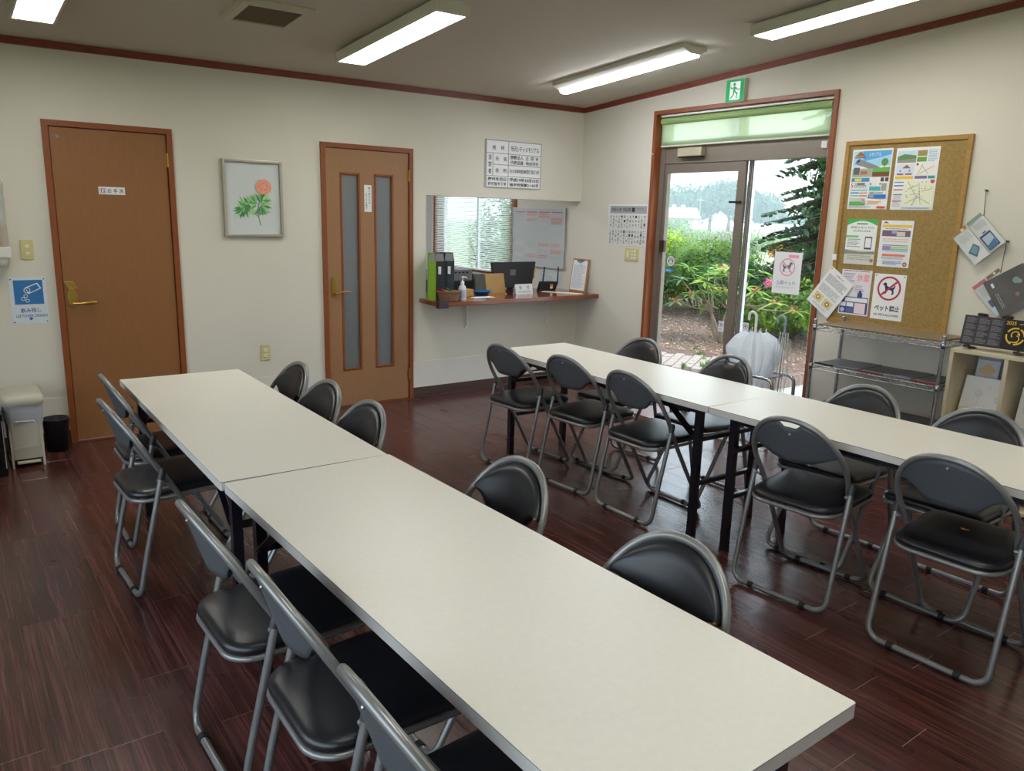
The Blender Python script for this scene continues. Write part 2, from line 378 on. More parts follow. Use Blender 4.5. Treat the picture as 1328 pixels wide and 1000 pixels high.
def wallB(mb, ya, yb, z0, z1):
    if z1 is None:
        mb.add([(0,ya,z0),(0,yb,z0),(WT,yb,z0),(WT,ya,z0),(0,ya,zc(0,ya,TH)),(0,yb,zc(0,yb,TH)),(WT,yb,zc(0,yb,TH)),(WT,ya,zc(0,ya,TH))],
               [(0,1,2,3),(4,7,6,5),(0,4,5,1),(1,5,6,2),(2,6,7,3),(3,7,4,0)])
    else: mb.box((0, ya, z0), (WT, yb, z1))
wallB(mb, E1-.015, 0, 0, None); wallB(mb, E2+.015, E1-.015, EZ-.015, None); wallB(mb, YN-.1, E2+.015, 0, None)
WY0, WY1, WZ0, WZ1 = 1.07, 2.66, .93, 2.05   # office window
mb.box((0, 0, 0), (WT, WY0, OFZ)); mb.box((0, WY1, 0), (WT, OFY+.1, OFZ)); mb.box((0, WY0, 0), (WT, WY1, WZ0)); mb.box((0, WY0, WZ1), (WT, WY1, OFZ))
struct('wall_right', mb, M_WALL)
mb = MB()                                    # left wall with a wide window out of the frame
LW = (-7.9, -2.2, .45, 2.3)
mb.box((XL-WT, YN-.1, 0), (XL, LW[0], 3.2)); mb.box((XL-WT, LW[1], 0), (XL, .16, 3.2)); mb.box((XL-WT, LW[0], 0), (XL, LW[1], LW[2])); mb.box((XL-WT, LW[0], LW[3]), (XL, LW[1], 3.2))
struct('wall_left', mb, M_WALL)
struct('wall_front', MB().box((XL-WT, YN-WT, 0), (WT, YN, 3.3)), M_WALL)
wf = MB(); ws = []
for i in range(4):
    ya = LW[0] + i*(LW[1]-LW[0])/3
    wf.box((XL-.10, max(ya-.03, LW[0]), LW[2]), (XL-.04, min(ya+.03, LW[1]), LW[3]))
wf.box((XL-.10, LW[0], LW[2]), (XL-.04, LW[1], LW[2]+.05)); wf.box((XL-.10, LW[0], LW[3]-.05), (XL-.04, LW[1], LW[3]))
w2 = struct('window_2', wf, M_ALUW); MB().box((XL-.075, LW[0], LW[2]), (XL-.071, LW[1], LW[3])).obj('pane', M_GLASS, w2)
mb = MB()
mb.add([(XL-.1, YN-.1, zc(XL, YN, TH)), (.0, YN-.1, zc(0, YN, TH)), (.0, 0, zc(0, 0, TH)), (XL-.1, 0, zc(XL, 0, TH)),
        (XL-.1, YN-.1, zc(XL, YN, TH+.1)), (.0, YN-.1, zc(0, YN, TH+.1)), (.0, 0, zc(0, 0, TH+.1)), (XL-.1, 0, zc(XL, 0, TH+.1))], [(0,3,2,1),(4,5,6,7),(0,1,5,4),(1,2,6,5),(2,3,7,6),(3,0,4,7)])
struct('ceiling', mb, M_CEIL)
mb = MB().box((OFX-.1, OFY, 0), (0, OFY+.1, OFZ)); mb.box((OFX-.1, .16, 0), (OFX, OFY, OFZ))
struct('wall_office', mb, mat('office_paint', '#dfe0de', .8))
struct('trim_9', MB().box((OFX-.1, WT, OFZ), (WT, OFY+.1, OFZ+.1)), M_CEIL)   # office ceiling slab
# roof slab and eave
struct('trim_10', MB().box((XL-.6, YN-.6, 3.35), (.35, OFY+.6, 3.5)), mat('roof_sheet', '#6c6c6a', .6))
# cornices
def cornice(name, p, q, off):
    mb = MB(); (x0, y0), (x1, y1) = p, q; ox, oy = off
    a = [(x0, y0, zc(x0, y0)), (x1, y1, zc(x1, y1)), (x1+ox, y1+oy, zc(x1, y1)), (x0+ox, y0+oy, zc(x0, y0))]
    b = [(v[0], v[1], v[2]+TH) for v in a]
    mb.add(a+b, [(0,3,2,1),(4,5,6,7),(0,1,5,4),(1,2,6,5),(2,3,7,6),(3,0,4,7)])
    a2 = [(v[0]*1, v[1], v[2]+TH*.55) for v in a]; struct(name, mb, M_TRIM)
cornice('trim_1', (XL, 0), (0, 0), (0, -.018)); cornice('trim_2', (0, -.018), (0, YN), (-.018, 0)); cornice('trim_3', (XL, 0), (XL, YN), (.018, 0))
# lower wall panels and baseboards
JZ = .315
def low(name, segs):
    a, b, c = MB(), MB(), MB()
    for x0, x1 in segs:
        a.box((x0, -.004, .085), (x1, 0, JZ)); b.box((x0, -.010, .022), (x1, 0, .088)); b.box((x0, -.016, 0), (x1, 0, .022))
    return a, b
sA = [(XL, D1[0]), (D1[1], D2[0]), (D2[1], 0)]
a, b = low('A', sA); struct('trim_6', a, M_WALLLOW); struct('baseboard_back', b, M_BASE)
a, b = MB(), MB()
for y0, y1 in [(E1, -.004), (YN, E2)]:
    a.box((-.004, y0, .085), (0, y1, JZ)); b.box((-.010, y0, .022), (0, y1-.01 if y1 > -.1 else y1, .088)); b.box((-.016, y0, 0), (0, y1-.02 if y1 > -.1 else y1, .022))
struct('trim_7', a, M_WALLLOW); struct('baseboard_right', b, M_BASE)

# ------------------------------------------------------------------ interior doors
def door_casing(name, d, m):
    x0, x1, zt = d; mb = MB()
    for a, b in ((x0, x0+CW), (x1-CW, x1)): mb.box((a, -.022, 0), (b, WT, zt-CW))
    mb.box((x0, -.022, zt-CW), (x1, WT, zt))
    for a, b in ((x0+CW, x0+CW+.012), (x1-CW-.012, x1-CW)): mb.box((a, .028, 0), (b, .06, zt-CW))   # stop
    mb.box((x0+CW, .028, zt-CW-.012), (x1-CW, .06, zt-CW)); mb.box((x0+CW, -.01, 0), (x1-CW, WT, .008))
    return mb.obj(name, m)
def lever(parent, x, z, dirx, oval):
    h = MB()
    if oval:
        h.prism([(x+.029*math.cos(a)*(1 if math.sin(a) < .3 else 1), z+.06*math.sin(a)) for a in [2*PI*i/24 for i in range(24)]], -.019, -.009)
        h.prism([(x-.046, z+.105), (x+.012, z+.105), (x+.03, z+.07), (x+.03, z+.055), (x-.02, z+.052)], -.0175, -.009)
    else:
        h.prism([(x+.023*math.cos(a), z-.052+.023*math.sin(a)) for a in [PI+PI*i/10 for i in range(11)]] + [(x+.023*math.cos(a), z+.062+.023*math.sin(a)) for a in [PI*i/10 for i in range(11)]], -.019, -.009)
    hd = bevel(h.obj('door_handle', M_BRASS, parent), .002)
    zz = z-.035 if oval else z-.05
    l = MB(); l.tube([(x, -.015, zz), (x, -.05, zz)], .010, 10)
    if oval: l.tube([(x-.006, -.052, zz), (x+.03, -.056, zz), (x+.06, -.058, zz+.001), (x+.10, -.056, zz+.004), (x+.128, -.05, zz+.004), (x+.133, -.05, zz+.004)], [.008, .007, .009, .0115, .010, .004], 10)
    else: l.tube([(x-.006, -.05, zz), (x+.02, -.055, zz+.004), (x+.05, -.056, zz+.014), (x+.09, -.053, zz+.016), (x+.125, -.05, zz+.006)], [.009, .008, .0065, .006, .005], 10)
    l.obj('lever', M_BRASS, hd)
def hinge(parent, x, z):
    h = MB(); 
    for k in range(3): h.tube([(x, -.018, z-.045+k*.031), (x, -.018, z-.017+k*.031)], .0065, 8)
    h.box((x-.014, -.012, z-.045), (x+.010, -.009, z+.045)); h.obj('hinge', M_BRASS, parent)
def door_base(name, d, m):
    t = bpy.data.objects.new(name, None); C.objects.link(t); t['kind'] = 'structure'
    c = door_casing('door_frame', d, M_FRAME); c.parent = t; return t
d1 = door_base('door_1', D1, M_FRAME)
x0, x1 = D1[0]+CW+.004, D1[1]-CW-.004
bevel(MB().box((x0, -.008, .012), (x1, .028, D1[2]-CW-.004)).obj('door_leaf', M_DOOR, d1), .002)
lever(d1, -4.335, .965, 1, True)
for z in (1.86, .25): hinge(d1, D1[1]-CW-.002, z)
MB().prism([(-4.34+.012*math.cos(a), 1.965+.012*math.sin(a)) for a in [2*PI*i/16 for i in range(16)]], -.013, -.008).obj('door_stop_knob', mat('grey_metal', '#8a8580', .4, .6), d1)
d2 = door_base('door_2', D2, M_FRAME)
x0, x1 = D2[0]+CW+.004, D2[1]-CW-.004
G = [(-2.462, -2.299), (-2.172, -2.009)]; GZ0, GZ1 = .302, 1.846
lf = MB(); xs = [x0, G[0][0], G[0][1], G[1][0], G[1][1], x1]
for i in (0, 2, 4): lf.box((xs[i], -.008, .012), (xs[i+1], .028, D2[2]-CW-.004))
for i in (1, 3): lf.box((xs[i], -.008, .012), (xs[i+1], .028, GZ0)); lf.box((xs[i], -.008, GZ1), (xs[i+1], .028, D2[2]-CW-.004))
lf.obj('door_leaf', M_DOOR2, d2)
for a, b in G:
    fr = MB(); q = .014
    for p in ((a-.004, GZ0-.004, a+q, GZ1+.004), (b-q, GZ0-.004, b+.004, GZ1+.004)): fr.box((p[0], -.013, p[1]), (p[2], .03, p[3]))
    fr.box((a, -.013, GZ0-.004), (b, .03, GZ0+q)); fr.box((a, -.013, GZ1-q), (b, .03, GZ1+.004)); bevel(fr.obj('glazing_bead', M_FRAME, d2), .003)
    MB().box((a+q, .006, GZ0+q), (b-q, .011, GZ1-q)).obj('frosted_pane', M_FROST, d2)
lever(d2, -2.528, .975, 1, False)
for z in (1.85, .22): hinge(d2, D2[1]-CW-.002, z)

# signs on the doors and the back wall
poster('door_sign', 'small white restroom sign with blue lettering on the plain wooden door', 'sign', (-4.054, -.0085, 1.648), .155, .048,
       [('r', .05, .18, .27, .82, '#4a4f60'), ('r', .065, .24, .255, .76, '#e8e8e4'), ('c', .11, .4, .09, '#3a4a90'), ('r', .095, .5, .125, .72, '#3a4a90'), ('c', .205, .4, .09, '#a03848'), ('p', [(.205, .42), (.17, .72), (.24, .72)], '#a03848'),
        ('t', 'お', .33, .22, .49, .8, '#232a50'), ('t', '手', .55, .22, .71, .8, '#232a50'), ('t', '洗', .78, .22, .94, .8, '#232a50')], thick=.002)
poster('door_notice', 'narrow white vertical notice between the two frosted panes of the door', 'sign', (-2.2305, -.0085, 1.66), .062, .205,
       [('vt', '関係者以外の', .70, .07, .72, .26, '#2c2c34'), ('vt', '立入りを禁ず', .27, .30, .93, .26, '#2c2c34')], thick=.002)
# framed flower picture
pic = thing('framed_picture', 'silver-framed picture of a coral flower with green leaves on the back wall', 'picture', (-3.136, -.002, 1.6285))
PWd, PH = .428, .538; q = .02
mb = MB()
for a, b in (((-PWd/2, -.03, -PH/2), (-PWd/2+q, 0, PH/2)), ((PWd/2-q, -.03, -PH/2), (PWd/2, 0, PH/2)), ((-PWd/2+q, -.03, -PH/2), (PWd/2-q, 0, -PH/2+q)), ((-PWd/2+q, -.03, PH/2-q), (PWd/2-q, 0, PH/2))): mb.cbox(a, b, .004)
mb.obj('picture_frame', mat('champagne_frame', '#b5ae9f', .35, .45), pic)
els = [('r', 0, 0, 1, 1, '#dcdad6'), ('r', .13, .12, .87, .80, '#e2e0dc')]
stem = '#3d6b4c'
els += [('s', .62, .88, .58, .72, .012, stem), ('s', .58, .72, .60, .56, .012, stem), ('s', .60, .58, .64, .45, .012, stem), ('s', .60, .76, .42, .66, .010, stem), ('s', .45, .68, .28, .66, .009, stem)]
r2 = random.Random(3)
def leafp(cx, cy, ang, L, wd, col):
    dx, dy = math.cos(ang), math.sin(ang); return ('p', [(cx, cy), (cx+L*.45*dx-wd*dy, cy+(L*.45*dy+wd*dx)*.8), (cx+L*dx, cy+L*dy*.8), (cx+L*.45*dx+wd*dy, cy+(L*.45*dy-wd*dx)*.8)], col)
for cx, cy, base, n, L in ((.46, .61, 2.7, 8, .26), (.34, .62, 3.0, 8, .24), (.28, .66, 2.6, 6, .18), (.64, .56, .0, 10, .25), (.64, .60, 1.2, 7, .24), (.42, .58, 4.2, 7, .18), (.56, .56, 3.6, 6, .2), (.66, .52, -.6, 5, .2)):
    for i in range(n): els.append(leafp(cx, cy, base+(i-n/2)*.42, L*r2.uniform(.7, 1), .028, r2.choice(('#5c9a62', '#4f8c5c', '#86b878', '#3f7c4c', '#a0c48c'))))
for rr, n, col in ((.135, 14, '#c9806a'), (.11, 12, '#d8937c'), (.08, 10, '#c67862'), (.05, 8, '#dfa08c'), (.025, 5, '#b86a56')):
    for i in range(n):
        a = 2*PI*i/n + rr*20; els.append(('c', .69+rr*.62*math.cos(a)*1.2, .33+rr*.5*math.sin(a), rr*.30, col if i % 2 else '#cf8a74'))
printed(els, PWd-2*q, PH-2*q, -.010).obj('print', None, pic)
MB().box((-PWd/2+q, -.009, -PH/2+q), (PWd/2-q, -.004, PH/2-q)).obj('mount_board', ink('#dcdad6'), pic)
MB().box((-PWd/2+q, -.018, -PH/2+q), (PWd/2-q, -.016, PH/2-q)).obj('glazing', M_GLASS, pic)
# licence board
gl = '#77776f'; tx = '#33333a'; els = [('r', 0, 0, 1, 1, '#8a8a84'), ('r', .025, .02, .985, .98, '#d3d3cf')]
for y in (.27, .745): els.append(('r', .025, y, .985, y+.012, gl))
els += [('r', .395, .02, .405, .98, gl), ('r', .125, .28, .135, .745, gl), ('r', .13, .505, .985, .517, gl)]
els += [('t', '名', .115, .115, .175, .205, tx), ('t', '称', .265, .115, .325, .205, tx), ('t', '所沢シティメモリアル', .44, .10, .95, .215, tx),
        ('vt', '経', .08, .31, .44, .055, tx), ('vt', '営', .08, .455, .585, .055, tx), ('vt', '者', .08, .60, .73, .055, tx),
        ('t', '氏', .175, .345, .235, .43, tx), ('t', '名', .31, .345, .37, .43, tx), ('t', '住', .175, .59, .235, .675, tx), ('t', '所', .31, .59, .37, .675, tx),
        ('t', '宗教法人', .435, .295, .665, .385, tx), ('t', '正', .71, .30, .76, .38, tx), ('t', '園', .80, .30, .85, .38, tx), ('t', '寺', .89, .30, .94, .38, tx),
        ('t', '代表役員', .435, .405, .665, .49, tx), ('t', '地谷健司', .71, .41, .94, .485, tx), ('t', 'さいたま市中央区本町西3丁目2番15号', .425, .585, .955, .675, tx),
        ('t', '許可年月日', .05, .775, .365, .855, tx), ('t', '許可指令番号', .05, .88, .365, .955, tx), ('t', '平成19年10月15日', .425, .775, .955, .855, tx), ('t', '指令所保第2-142号', .425, .88, .955, .955, tx)]
poster('licence_board', 'white framed licence board of black characters in ruled boxes above the counter', 'sign', (-.812, -.001, 1.9945), .615, .402, els, paper='#c9c9c5', thick=.008)
# left end of the back wall
def switch(name, label, c, w_, h_, wall, keys):
    t = thing(name, label, 'switch' if 'switch' in name else 'outlet', c, 0 if wall == 'A' else -PI/2)
    MB().cbox((-w_/2, -.008, -h_/2), (w_/2, 0, h_/2), .003).obj('cover_plate', M_IVORY, t)
    for x, z, kw, kh in keys: MB().cbox((x-kw/2, -.012, z-kh/2), (x+kw/2, -.007, z+kh/2), .0015).obj('key', M_WHITEP, t)
    return t
switch('light_switch', 'ivory wall switch with two small keys left of the plain door', (-4.5595, 0, 1.2725), .068, .122, 'A', [(0, .022, .02, .017), (0, -.022, .02, .017)])
t = switch('wall_outlet', 'ivory power outlet low on the back wall between the doors', (-3.09, 0, .501), .072, .122, 'A', [(0, .022, .03, .024), (0, -.022, .03, .024)])
for z in (.022, -.022):
    for x in (-.006, .006): MB().box((x-.0012, -.0125, z-.006), (x+.0012, -.0118, z+.006)).obj('slot', M_BLACKP, t)
switch('switch_panel', 'ivory switch panel with several keys below the black and white notice', (0, -.7185, 1.2475), .17, .113, 'B', [(-.045, 0, .02, .055), (.01, .028, .017, .016), (.01, 0, .017, .016), (.01, -.028, .017, .016), (.045, .03, .022, .02), (.045, 0, .022, .02), (.045, -.03, .022, .02)])
B_ = '#2f6597'
els = [('r', .12, .06, .90, .58, B_), ('p', [(.42, .22), (.76, .12), (.86, .24), (.50, .36)], '#dfe6ea'), ('p', [(.44, .235), (.74, .145), (.82, .235), (.52, .335)], B_), ('ring', .47, .28, .05, .062, '#dfe6ea'),
       ('ring', .42, .40, .028, .038, '#dfe6ea'), ('ring', .35, .46, .028, .038, '#dfe6ea'), ('ring', .46, .50, .028, .038, '#dfe6ea'),
       ('t', '飲み残し', .25, .66, .80, .76, '#2b4a80'), ('t', 'LEFTOVER DRINKS', .12, .80, .96, .86, '#3b5a90'), ('p', [(.5, .93), (.44, .885), (.48, .885), (.48, .865), (.54, .865), (.54, .885), (.58, .885)], '#3b5a90')]
poster('leftover_drinks_sign', 'laminated blue and white leftover drinks sign below the ivory switch', 'sign', (-4.5775, -.001, .9555), .203, .292, els, tilt=.0, paper='#c5cdd2', pins=4, rough=.2)
t = thing('cup_dispenser', 'clear cup dispenser tube on the wall at the left edge of the picture', 'dispenser', (-4.715, -.005, 1.17))
MB().lathe([(.055, 0), (.058, .02), (.058, .38), (.05, .40), (0, .40)], 18, (0, -.065, .12)).obj('tube', translucent('clear_plastic', '#d8dcda', .4, .1, .15, .55), t)
for k in range(7): MB().lathe([(.0, 0), (.038, 0), (.042, .03), (.044, .032)], 14, (0, -.065, .14+k*.012)).obj('paper_cup', ink('#c9a777'), t)
mb = MB().cbox((-.07, -.125, .06), (.062, 0, .125), .006); mb.obj('holder', M_WHITEP, t)
MB().lathe([(.0, 0), (.03, .0), (.045, .03), (.05, .062)], 16, (0, -.065, 0)).obj('outlet_cone', M_WHITEP, t)

# ------------------------------------------------------------------ entrance
en = thing('window_1', 'x', 'x'); del en['label']; del en['category']; en['kind'] = 'structure'; en.name = 'window_1'
cas = MB(); cw = .032
for a, b in ((E1-cw, E1), (E2, E2+cw)): cas.box((-.02, a, 0), (.17, b, EZ-cw))
cas.box((-.02, E2, EZ-cw), (.17, E1, EZ)); bevel(cas.obj('door_frame', M_FRAME, en), .002)
Y0, Y1 = E1-cw, E2+cw                        # clear opening  -.935 .. -2.56
al = MB()
al.box((.06, Y0-.05+.0, 0), (.15, Y0, EZ-cw)); al.box((.06, Y1, 0), (.15, Y1+.045, EZ-cw)); al.box((.06, Y1+.045, EZ-cw-.035), (.15, Y0-.05, EZ-cw))
al.box((.065, Y1+.045, 2.02), (.15, Y0-.05, 2.205)); al.box((.095, -1.76, 2.17), (.14, -1.70, EZ-cw-.035)); al.box((.06, Y1+.045, -.01), (.15, Y0-.05, .012))
al.obj('aluminium_frame', M_ALU, en)
MB().box((.115, Y1+.045, 2.17), (.119, Y0-.05, EZ-cw-.035)).obj('transom_pane', M_GLASS, en)
# sliding leaf (left) and fixed leaf (right)
l1 = MB(); ly0, ly1 = -.985, -1.815
l1.box((.075, ly0-.0, .012), (.105, -1.015, 2.018)); l1.box((.075, -1.744, .012), (.105, ly1, 2.018)); l1.box((.075, -1.744, 1.943), (.105, -1.015, 2.018)); l1.box((.075, -1.744, .012), (.105, -1.015, .13))
lf1 = l1.obj('sliding_leaf', M_ALU, en); MB().box((.088, -1.744, .13), (.092, -1.015, 1.943)).obj('pane', M_GLASS, lf1)
MB().box((.074, ly0, .012), (.106, ly0+.012, 2.018)).obj('edge_strip', M_ALUW, lf1)
l2 = MB(); 
l2.box((.115, -1.815, .012), (.145, -1.862, 2.02)); l2.box((.115, -2.505, .012), (.145, Y1+.045, 2.02)); l2.box((.115, -2.505, .012), (.145, -1.862, .10)); 
lf2 = l2.obj('fixed_leaf', M_ALUW, en); MB().box((.128, -2.505, .10), (.132, -1.862, 2.02)).obj('pane', M_GLASS, lf2)
for yy in (-1.822, -1.838, -1.854): MB().box((.109, yy-.002, .012), (.115, yy+.002, 2.02)).obj('groove_strip', M_ALU, lf2)
mb = MB().cbox((.045, -1.05, 1.285), (.075, -.995, 1.385), .004); mb.obj('lock', mat('dark_bronze', '#4a382c', .4, .5), lf1)
MB().box((.06, -1.80, 1.70), (.075, -1.69, 1.715)).obj('latch_bar', M_BLACKP, lf1)
MB().lathe([(0, 0), (.006, 0), (.006, .008), (0, .009)], 8).obj('screw_head', M_WHITEP, en, (-.02, -.92, 2.10)).rotation_euler = (0, -PI/2, 0)
s = thing('door_sensor', 'small beige sensor box on the frame above the sliding glass door', 'sensor', (.065, -1.29, 2.10))
mb = MB().cbox((-.055, -.125, -.03), (0, .125, .038), .006); mb.obj('housing', mat('sensor_beige', '#b9ad92', .5), s)
MB().box((-.05, -.12, -.036), (0, .12, -.030)).obj('lens_strip', M_BLACKP, s)
# roller shade
rs = thing('roller_shade', 'pale green roller shade pulled partway down at the top of the glass entrance', 'blind', (.02, 0, 0))
MB().tube([(.02, Y0-.02, 2.362), (.02, Y1+.03, 2.362)], .028, 16).obj('roller', mat('shade_green', '#94ae70', .8), rs)
SHM = translucent('shade_cloth', '#def0bc', .88, .8, .02, .10)
MB().add([(.012, Y0-.022, 2.165), (.012, Y1+.035, 2.165), (.012, Y1+.035, 2.362), (.012, Y0-.022, 2.362)], [(0,1,2,3)]).obj('cloth', SHM, rs)
MB().box((.007, Y0-.02, 2.155), (.018, Y1+.033, 2.167)).obj('bottom_bar', mat('shade_bar', '#cfd0bd', .5), rs)
MB().box((-.005, Y0-.018, 2.395), (.045, Y1+.02, 2.412)).obj('head_rail', M_WHITEP, rs)
ch = MB()
for dy in (0, .012):
    ch.tube([(.0, Y1+.018+dy, 2.36), (.0, Y1+.018+dy, .62)], .0012, 5)
z = 2.36
while z > .62: ch.lathe([(0, -.002), (.0023, 0), (0, .002)], 5, (.0, Y1+.018, z)); z -= .008
ch.obj('bead_chain', M_WHITEP, rs)
tag(MB().cbox((.050, -2.50, 2.075), (.064, -2.455, 2.125), .002).obj('chain_holder', M_WHITEP), 'small white plastic block on the metal band at the right of the glass entrance', 'clip')
# exit sign
ex = thing('exit_sign', 'green and white running man exit sign above the glass entrance', 'sign', (0, -1.745, 2.522), -PI/2)
MB().cbox((-.085, -.045, -.082), (.085, 0, .082), .004).obj('housing', mat('exit_housing', '#d3d0bb', .5), ex)
g_ = '#158a4f'; wv = '#e9f5e6'
els = [('r', 0, 0, 1, 1, g_), ('r', .22, .10, .80, .93, wv), ('c', .47, .22, .075, g_), ('s', .50, .32, .47, .56, .13, g_), ('s', .52, .33, .30, .42, .055, g_), ('s', .30, .42, .26, .30, .05, g_), ('s', .52, .34, .66, .48, .055, g_), ('s', .66, .48, .78, .44, .05, g_),
       ('s', .49, .54, .66, .66, .075, g_), ('s', .66, .64, .60, .84, .06, g_), ('s', .60, .84, .66, .86, .04, g_), ('s', .46, .54, .42, .74, .075, g_), ('s', .42, .72, .26, .88, .06, g_), ('p', [(.60, .93), (.80, .70), (.80, .93)], '#bfe3c8')]
f = printed(els, .162, .156, -.046).obj('face', None, ex)
for mm in f.data.materials:
    b = mm.node_tree.nodes['Principled BSDF']
for i, mm in enumerate(list(f.data.materials)):
    k = mm.copy(); k.name = 'lit_' + mm.name; b = k.node_tree.nodes['Principled BSDF']; b.inputs['Emission Color'].default_value = b.inputs['Base Color'].default_value; b.inputs['Emission Strength'].default_value = .15; f.data.materials[i] = k
# stickers on the glass
DOG = [(.30, .26), (.36, .22), (.40, .26), (.43, .36), (.60, .42), (.68, .36), (.66, .30), (.72, .34), (.70, .42), (.66, .48), (.68, .60), (.64, .68), (.60, .67), (.62, .56), (.56, .50), (.46, .50), (.42, .60), (.38, .66), (.35, .64), (.38, .56), (.36, .44), (.33, .34), (.26, .32)]
def nodog(cx, cy, rx, ry, red, dark, flip=False):
    q = [((1-x) if flip else x, y) for x, y in DOG]
    asp = rx/ry
    els = [('p', [(cx+(x-.5)*rx*2.8, cy+(y-.46)*ry*2.8) for x, y in q], dark)]
    return els
GX = .127
red = '#d98a9c'
els = nodog(.5, .36, .30, .20, red, '#5a6270', True) + [('ring', .5, .36, .185, .215, red), ('s', .32, .23, .68, .49, .035, red), ('r', .52, .06, .88, .13, red), ('t', 'ペット禁止', .14, .68, .86, .79, '#8a8f9c', .02, 1), ('l', .14, .86, .83, .88, 2, '#a9adb8')]
poster('no_pets_sticker', 'white no pets notice seen reversed through the right glass pane', 'sign', (GX, -2.232, 1.19), .236, .31, els, 'B', paper='#f0f0f2')
for i, (y, z, lb, gx) in enumerate(((-1.695, .72, 'small no pets sticker on the left glass pane beside the middle stile', .0875), (-1.905, .729, 'small no pets sticker on the right glass pane beside the umbrella handle', GX))):
    poster('small_sticker', lb, 'sticker', (gx, y, z), .052, .088, [('ring', .5, .32, .20, .25, '#a05060'), ('s', .3, .22, .7, .44, .04, '#a05060'), ('c', .5, .33, .10, '#555a66'), ('l', .12, .88, .68, .92, 3, '#777c88')], 'B', paper='#d0d3d8')
t = thing('round_sticker', 'round grey sticker with red marks on the left glass pane', 'sticker', (.0875, -1.105, 1.212), -PI/2)
MB().prism([(.045*math.cos(a), .045*math.sin(a)) for a in [2*PI*i/28 for i in range(28)]], -.0012, 0).obj('disc', ink('#8d9490'), t)
printed([('ring', .5, .5, .36, .46, '#b9bfbc'), ('r', .16, .40, .30, .60, '#b0343c'), ('r', .70, .40, .84, .60, '#b0343c'), ('p', [(.5, .24), (.36, .70), (.64, .70)], '#cfd3d0'), ('s', .5, .3, .5, .68, .04, '#70767a')], .09, .09, -.0014).obj('print', None, t)
t = thing('arrow_sticker', 'blue arrow shaped sticker below the round sticker on the glass', 'sticker', (.0875, -1.098, 1.131), -PI/2)
MB().prism([(-.045, -.016), (.03, -.016), (.045, 0), (.03, .016), (-.045, .016)], -.0012, 0).obj('sheet', ink('#2f7fa8'), t)
printed([('l', .1, .7, .3, .8, 2, '#cfe3ee')], .09, .032, -.0014).obj('print', None, t)
# year table notice on the right wall
els = [('r', .05, .04, .97, .22, '#8f9092'), ('t', '令和七年', .08, .08, .35, .18, '#2c2c30'), ('t', '年回表', .38, .08, .58, .18, '#2c2c30'), ('r', .60, .08, .68, .18, '#34343a'), ('l', .72, .94, .09, .15, 2, '#6c6d70')]
rr3 = random.Random(5)
for c in range(13):
    x = .93 - c*.069
    for y0, y1 in ((.27, .58), (.63, .96)):
        n = rr3.choice((3, 4, 5)); dy = (y1-y0)/n
        for k in range(n): els.append(('vt', rr3.choice('一二三回忌年平成昭和七十五百六八九'), x, y0+dy*k, y0+dy*k+min(dy, .072), .042, '#3c3c42'))
poster('anniversary_notice', 'black and white notice of small character columns left of the entrance', 'notice', (-.001, -.6385, 1.5015), .50, .365, els, 'B', paper='#cfcfcb')

# ------------------------------------------------------------------ cork board and papers
cb = thing('cork_board', 'large cork notice board in a yellow oak frame beside the entrance', 'notice board', (0, -3.092, 1.496), -PI/2)
W2, H2, q = .405, .606, .028
MB().box((-W2+q, -.012, -H2+q), (W2-q, 0, H2-q)).obj('cork_panel', mat('cork', '#9c8150', .85, spec=.2, var=.14, vscale=60, bump=.6, bscale=500), cb)
for a, b in (((-W2, -.022, -H2), (-W2+q, 0, H2)), ((W2-q, -.022, -H2), (W2, 0, H2)), ((-W2+q, -.022, -H2), (W2-q, 0, -H2+q)), ((-W2+q, -.022, H2-q), (W2-q, 0, H2))):
    MB().cbox(a, b, .003).obj('frame_rail', mat('oak_frame', '#a88140', .5, var=.12, vscale=20, stretch=(1, 1, 6)), cb)
def onb(name, label, y0, y1, z0, z1, els, **k):
    return poster(name, label, k.pop('cat', 'poster'), (-.0125, -(abs(y0)+abs(y1))/2, (z0+z1)/2), abs(y1-y0), z1-z0, els, 'B', **k)
sky = '#5b9bc4'
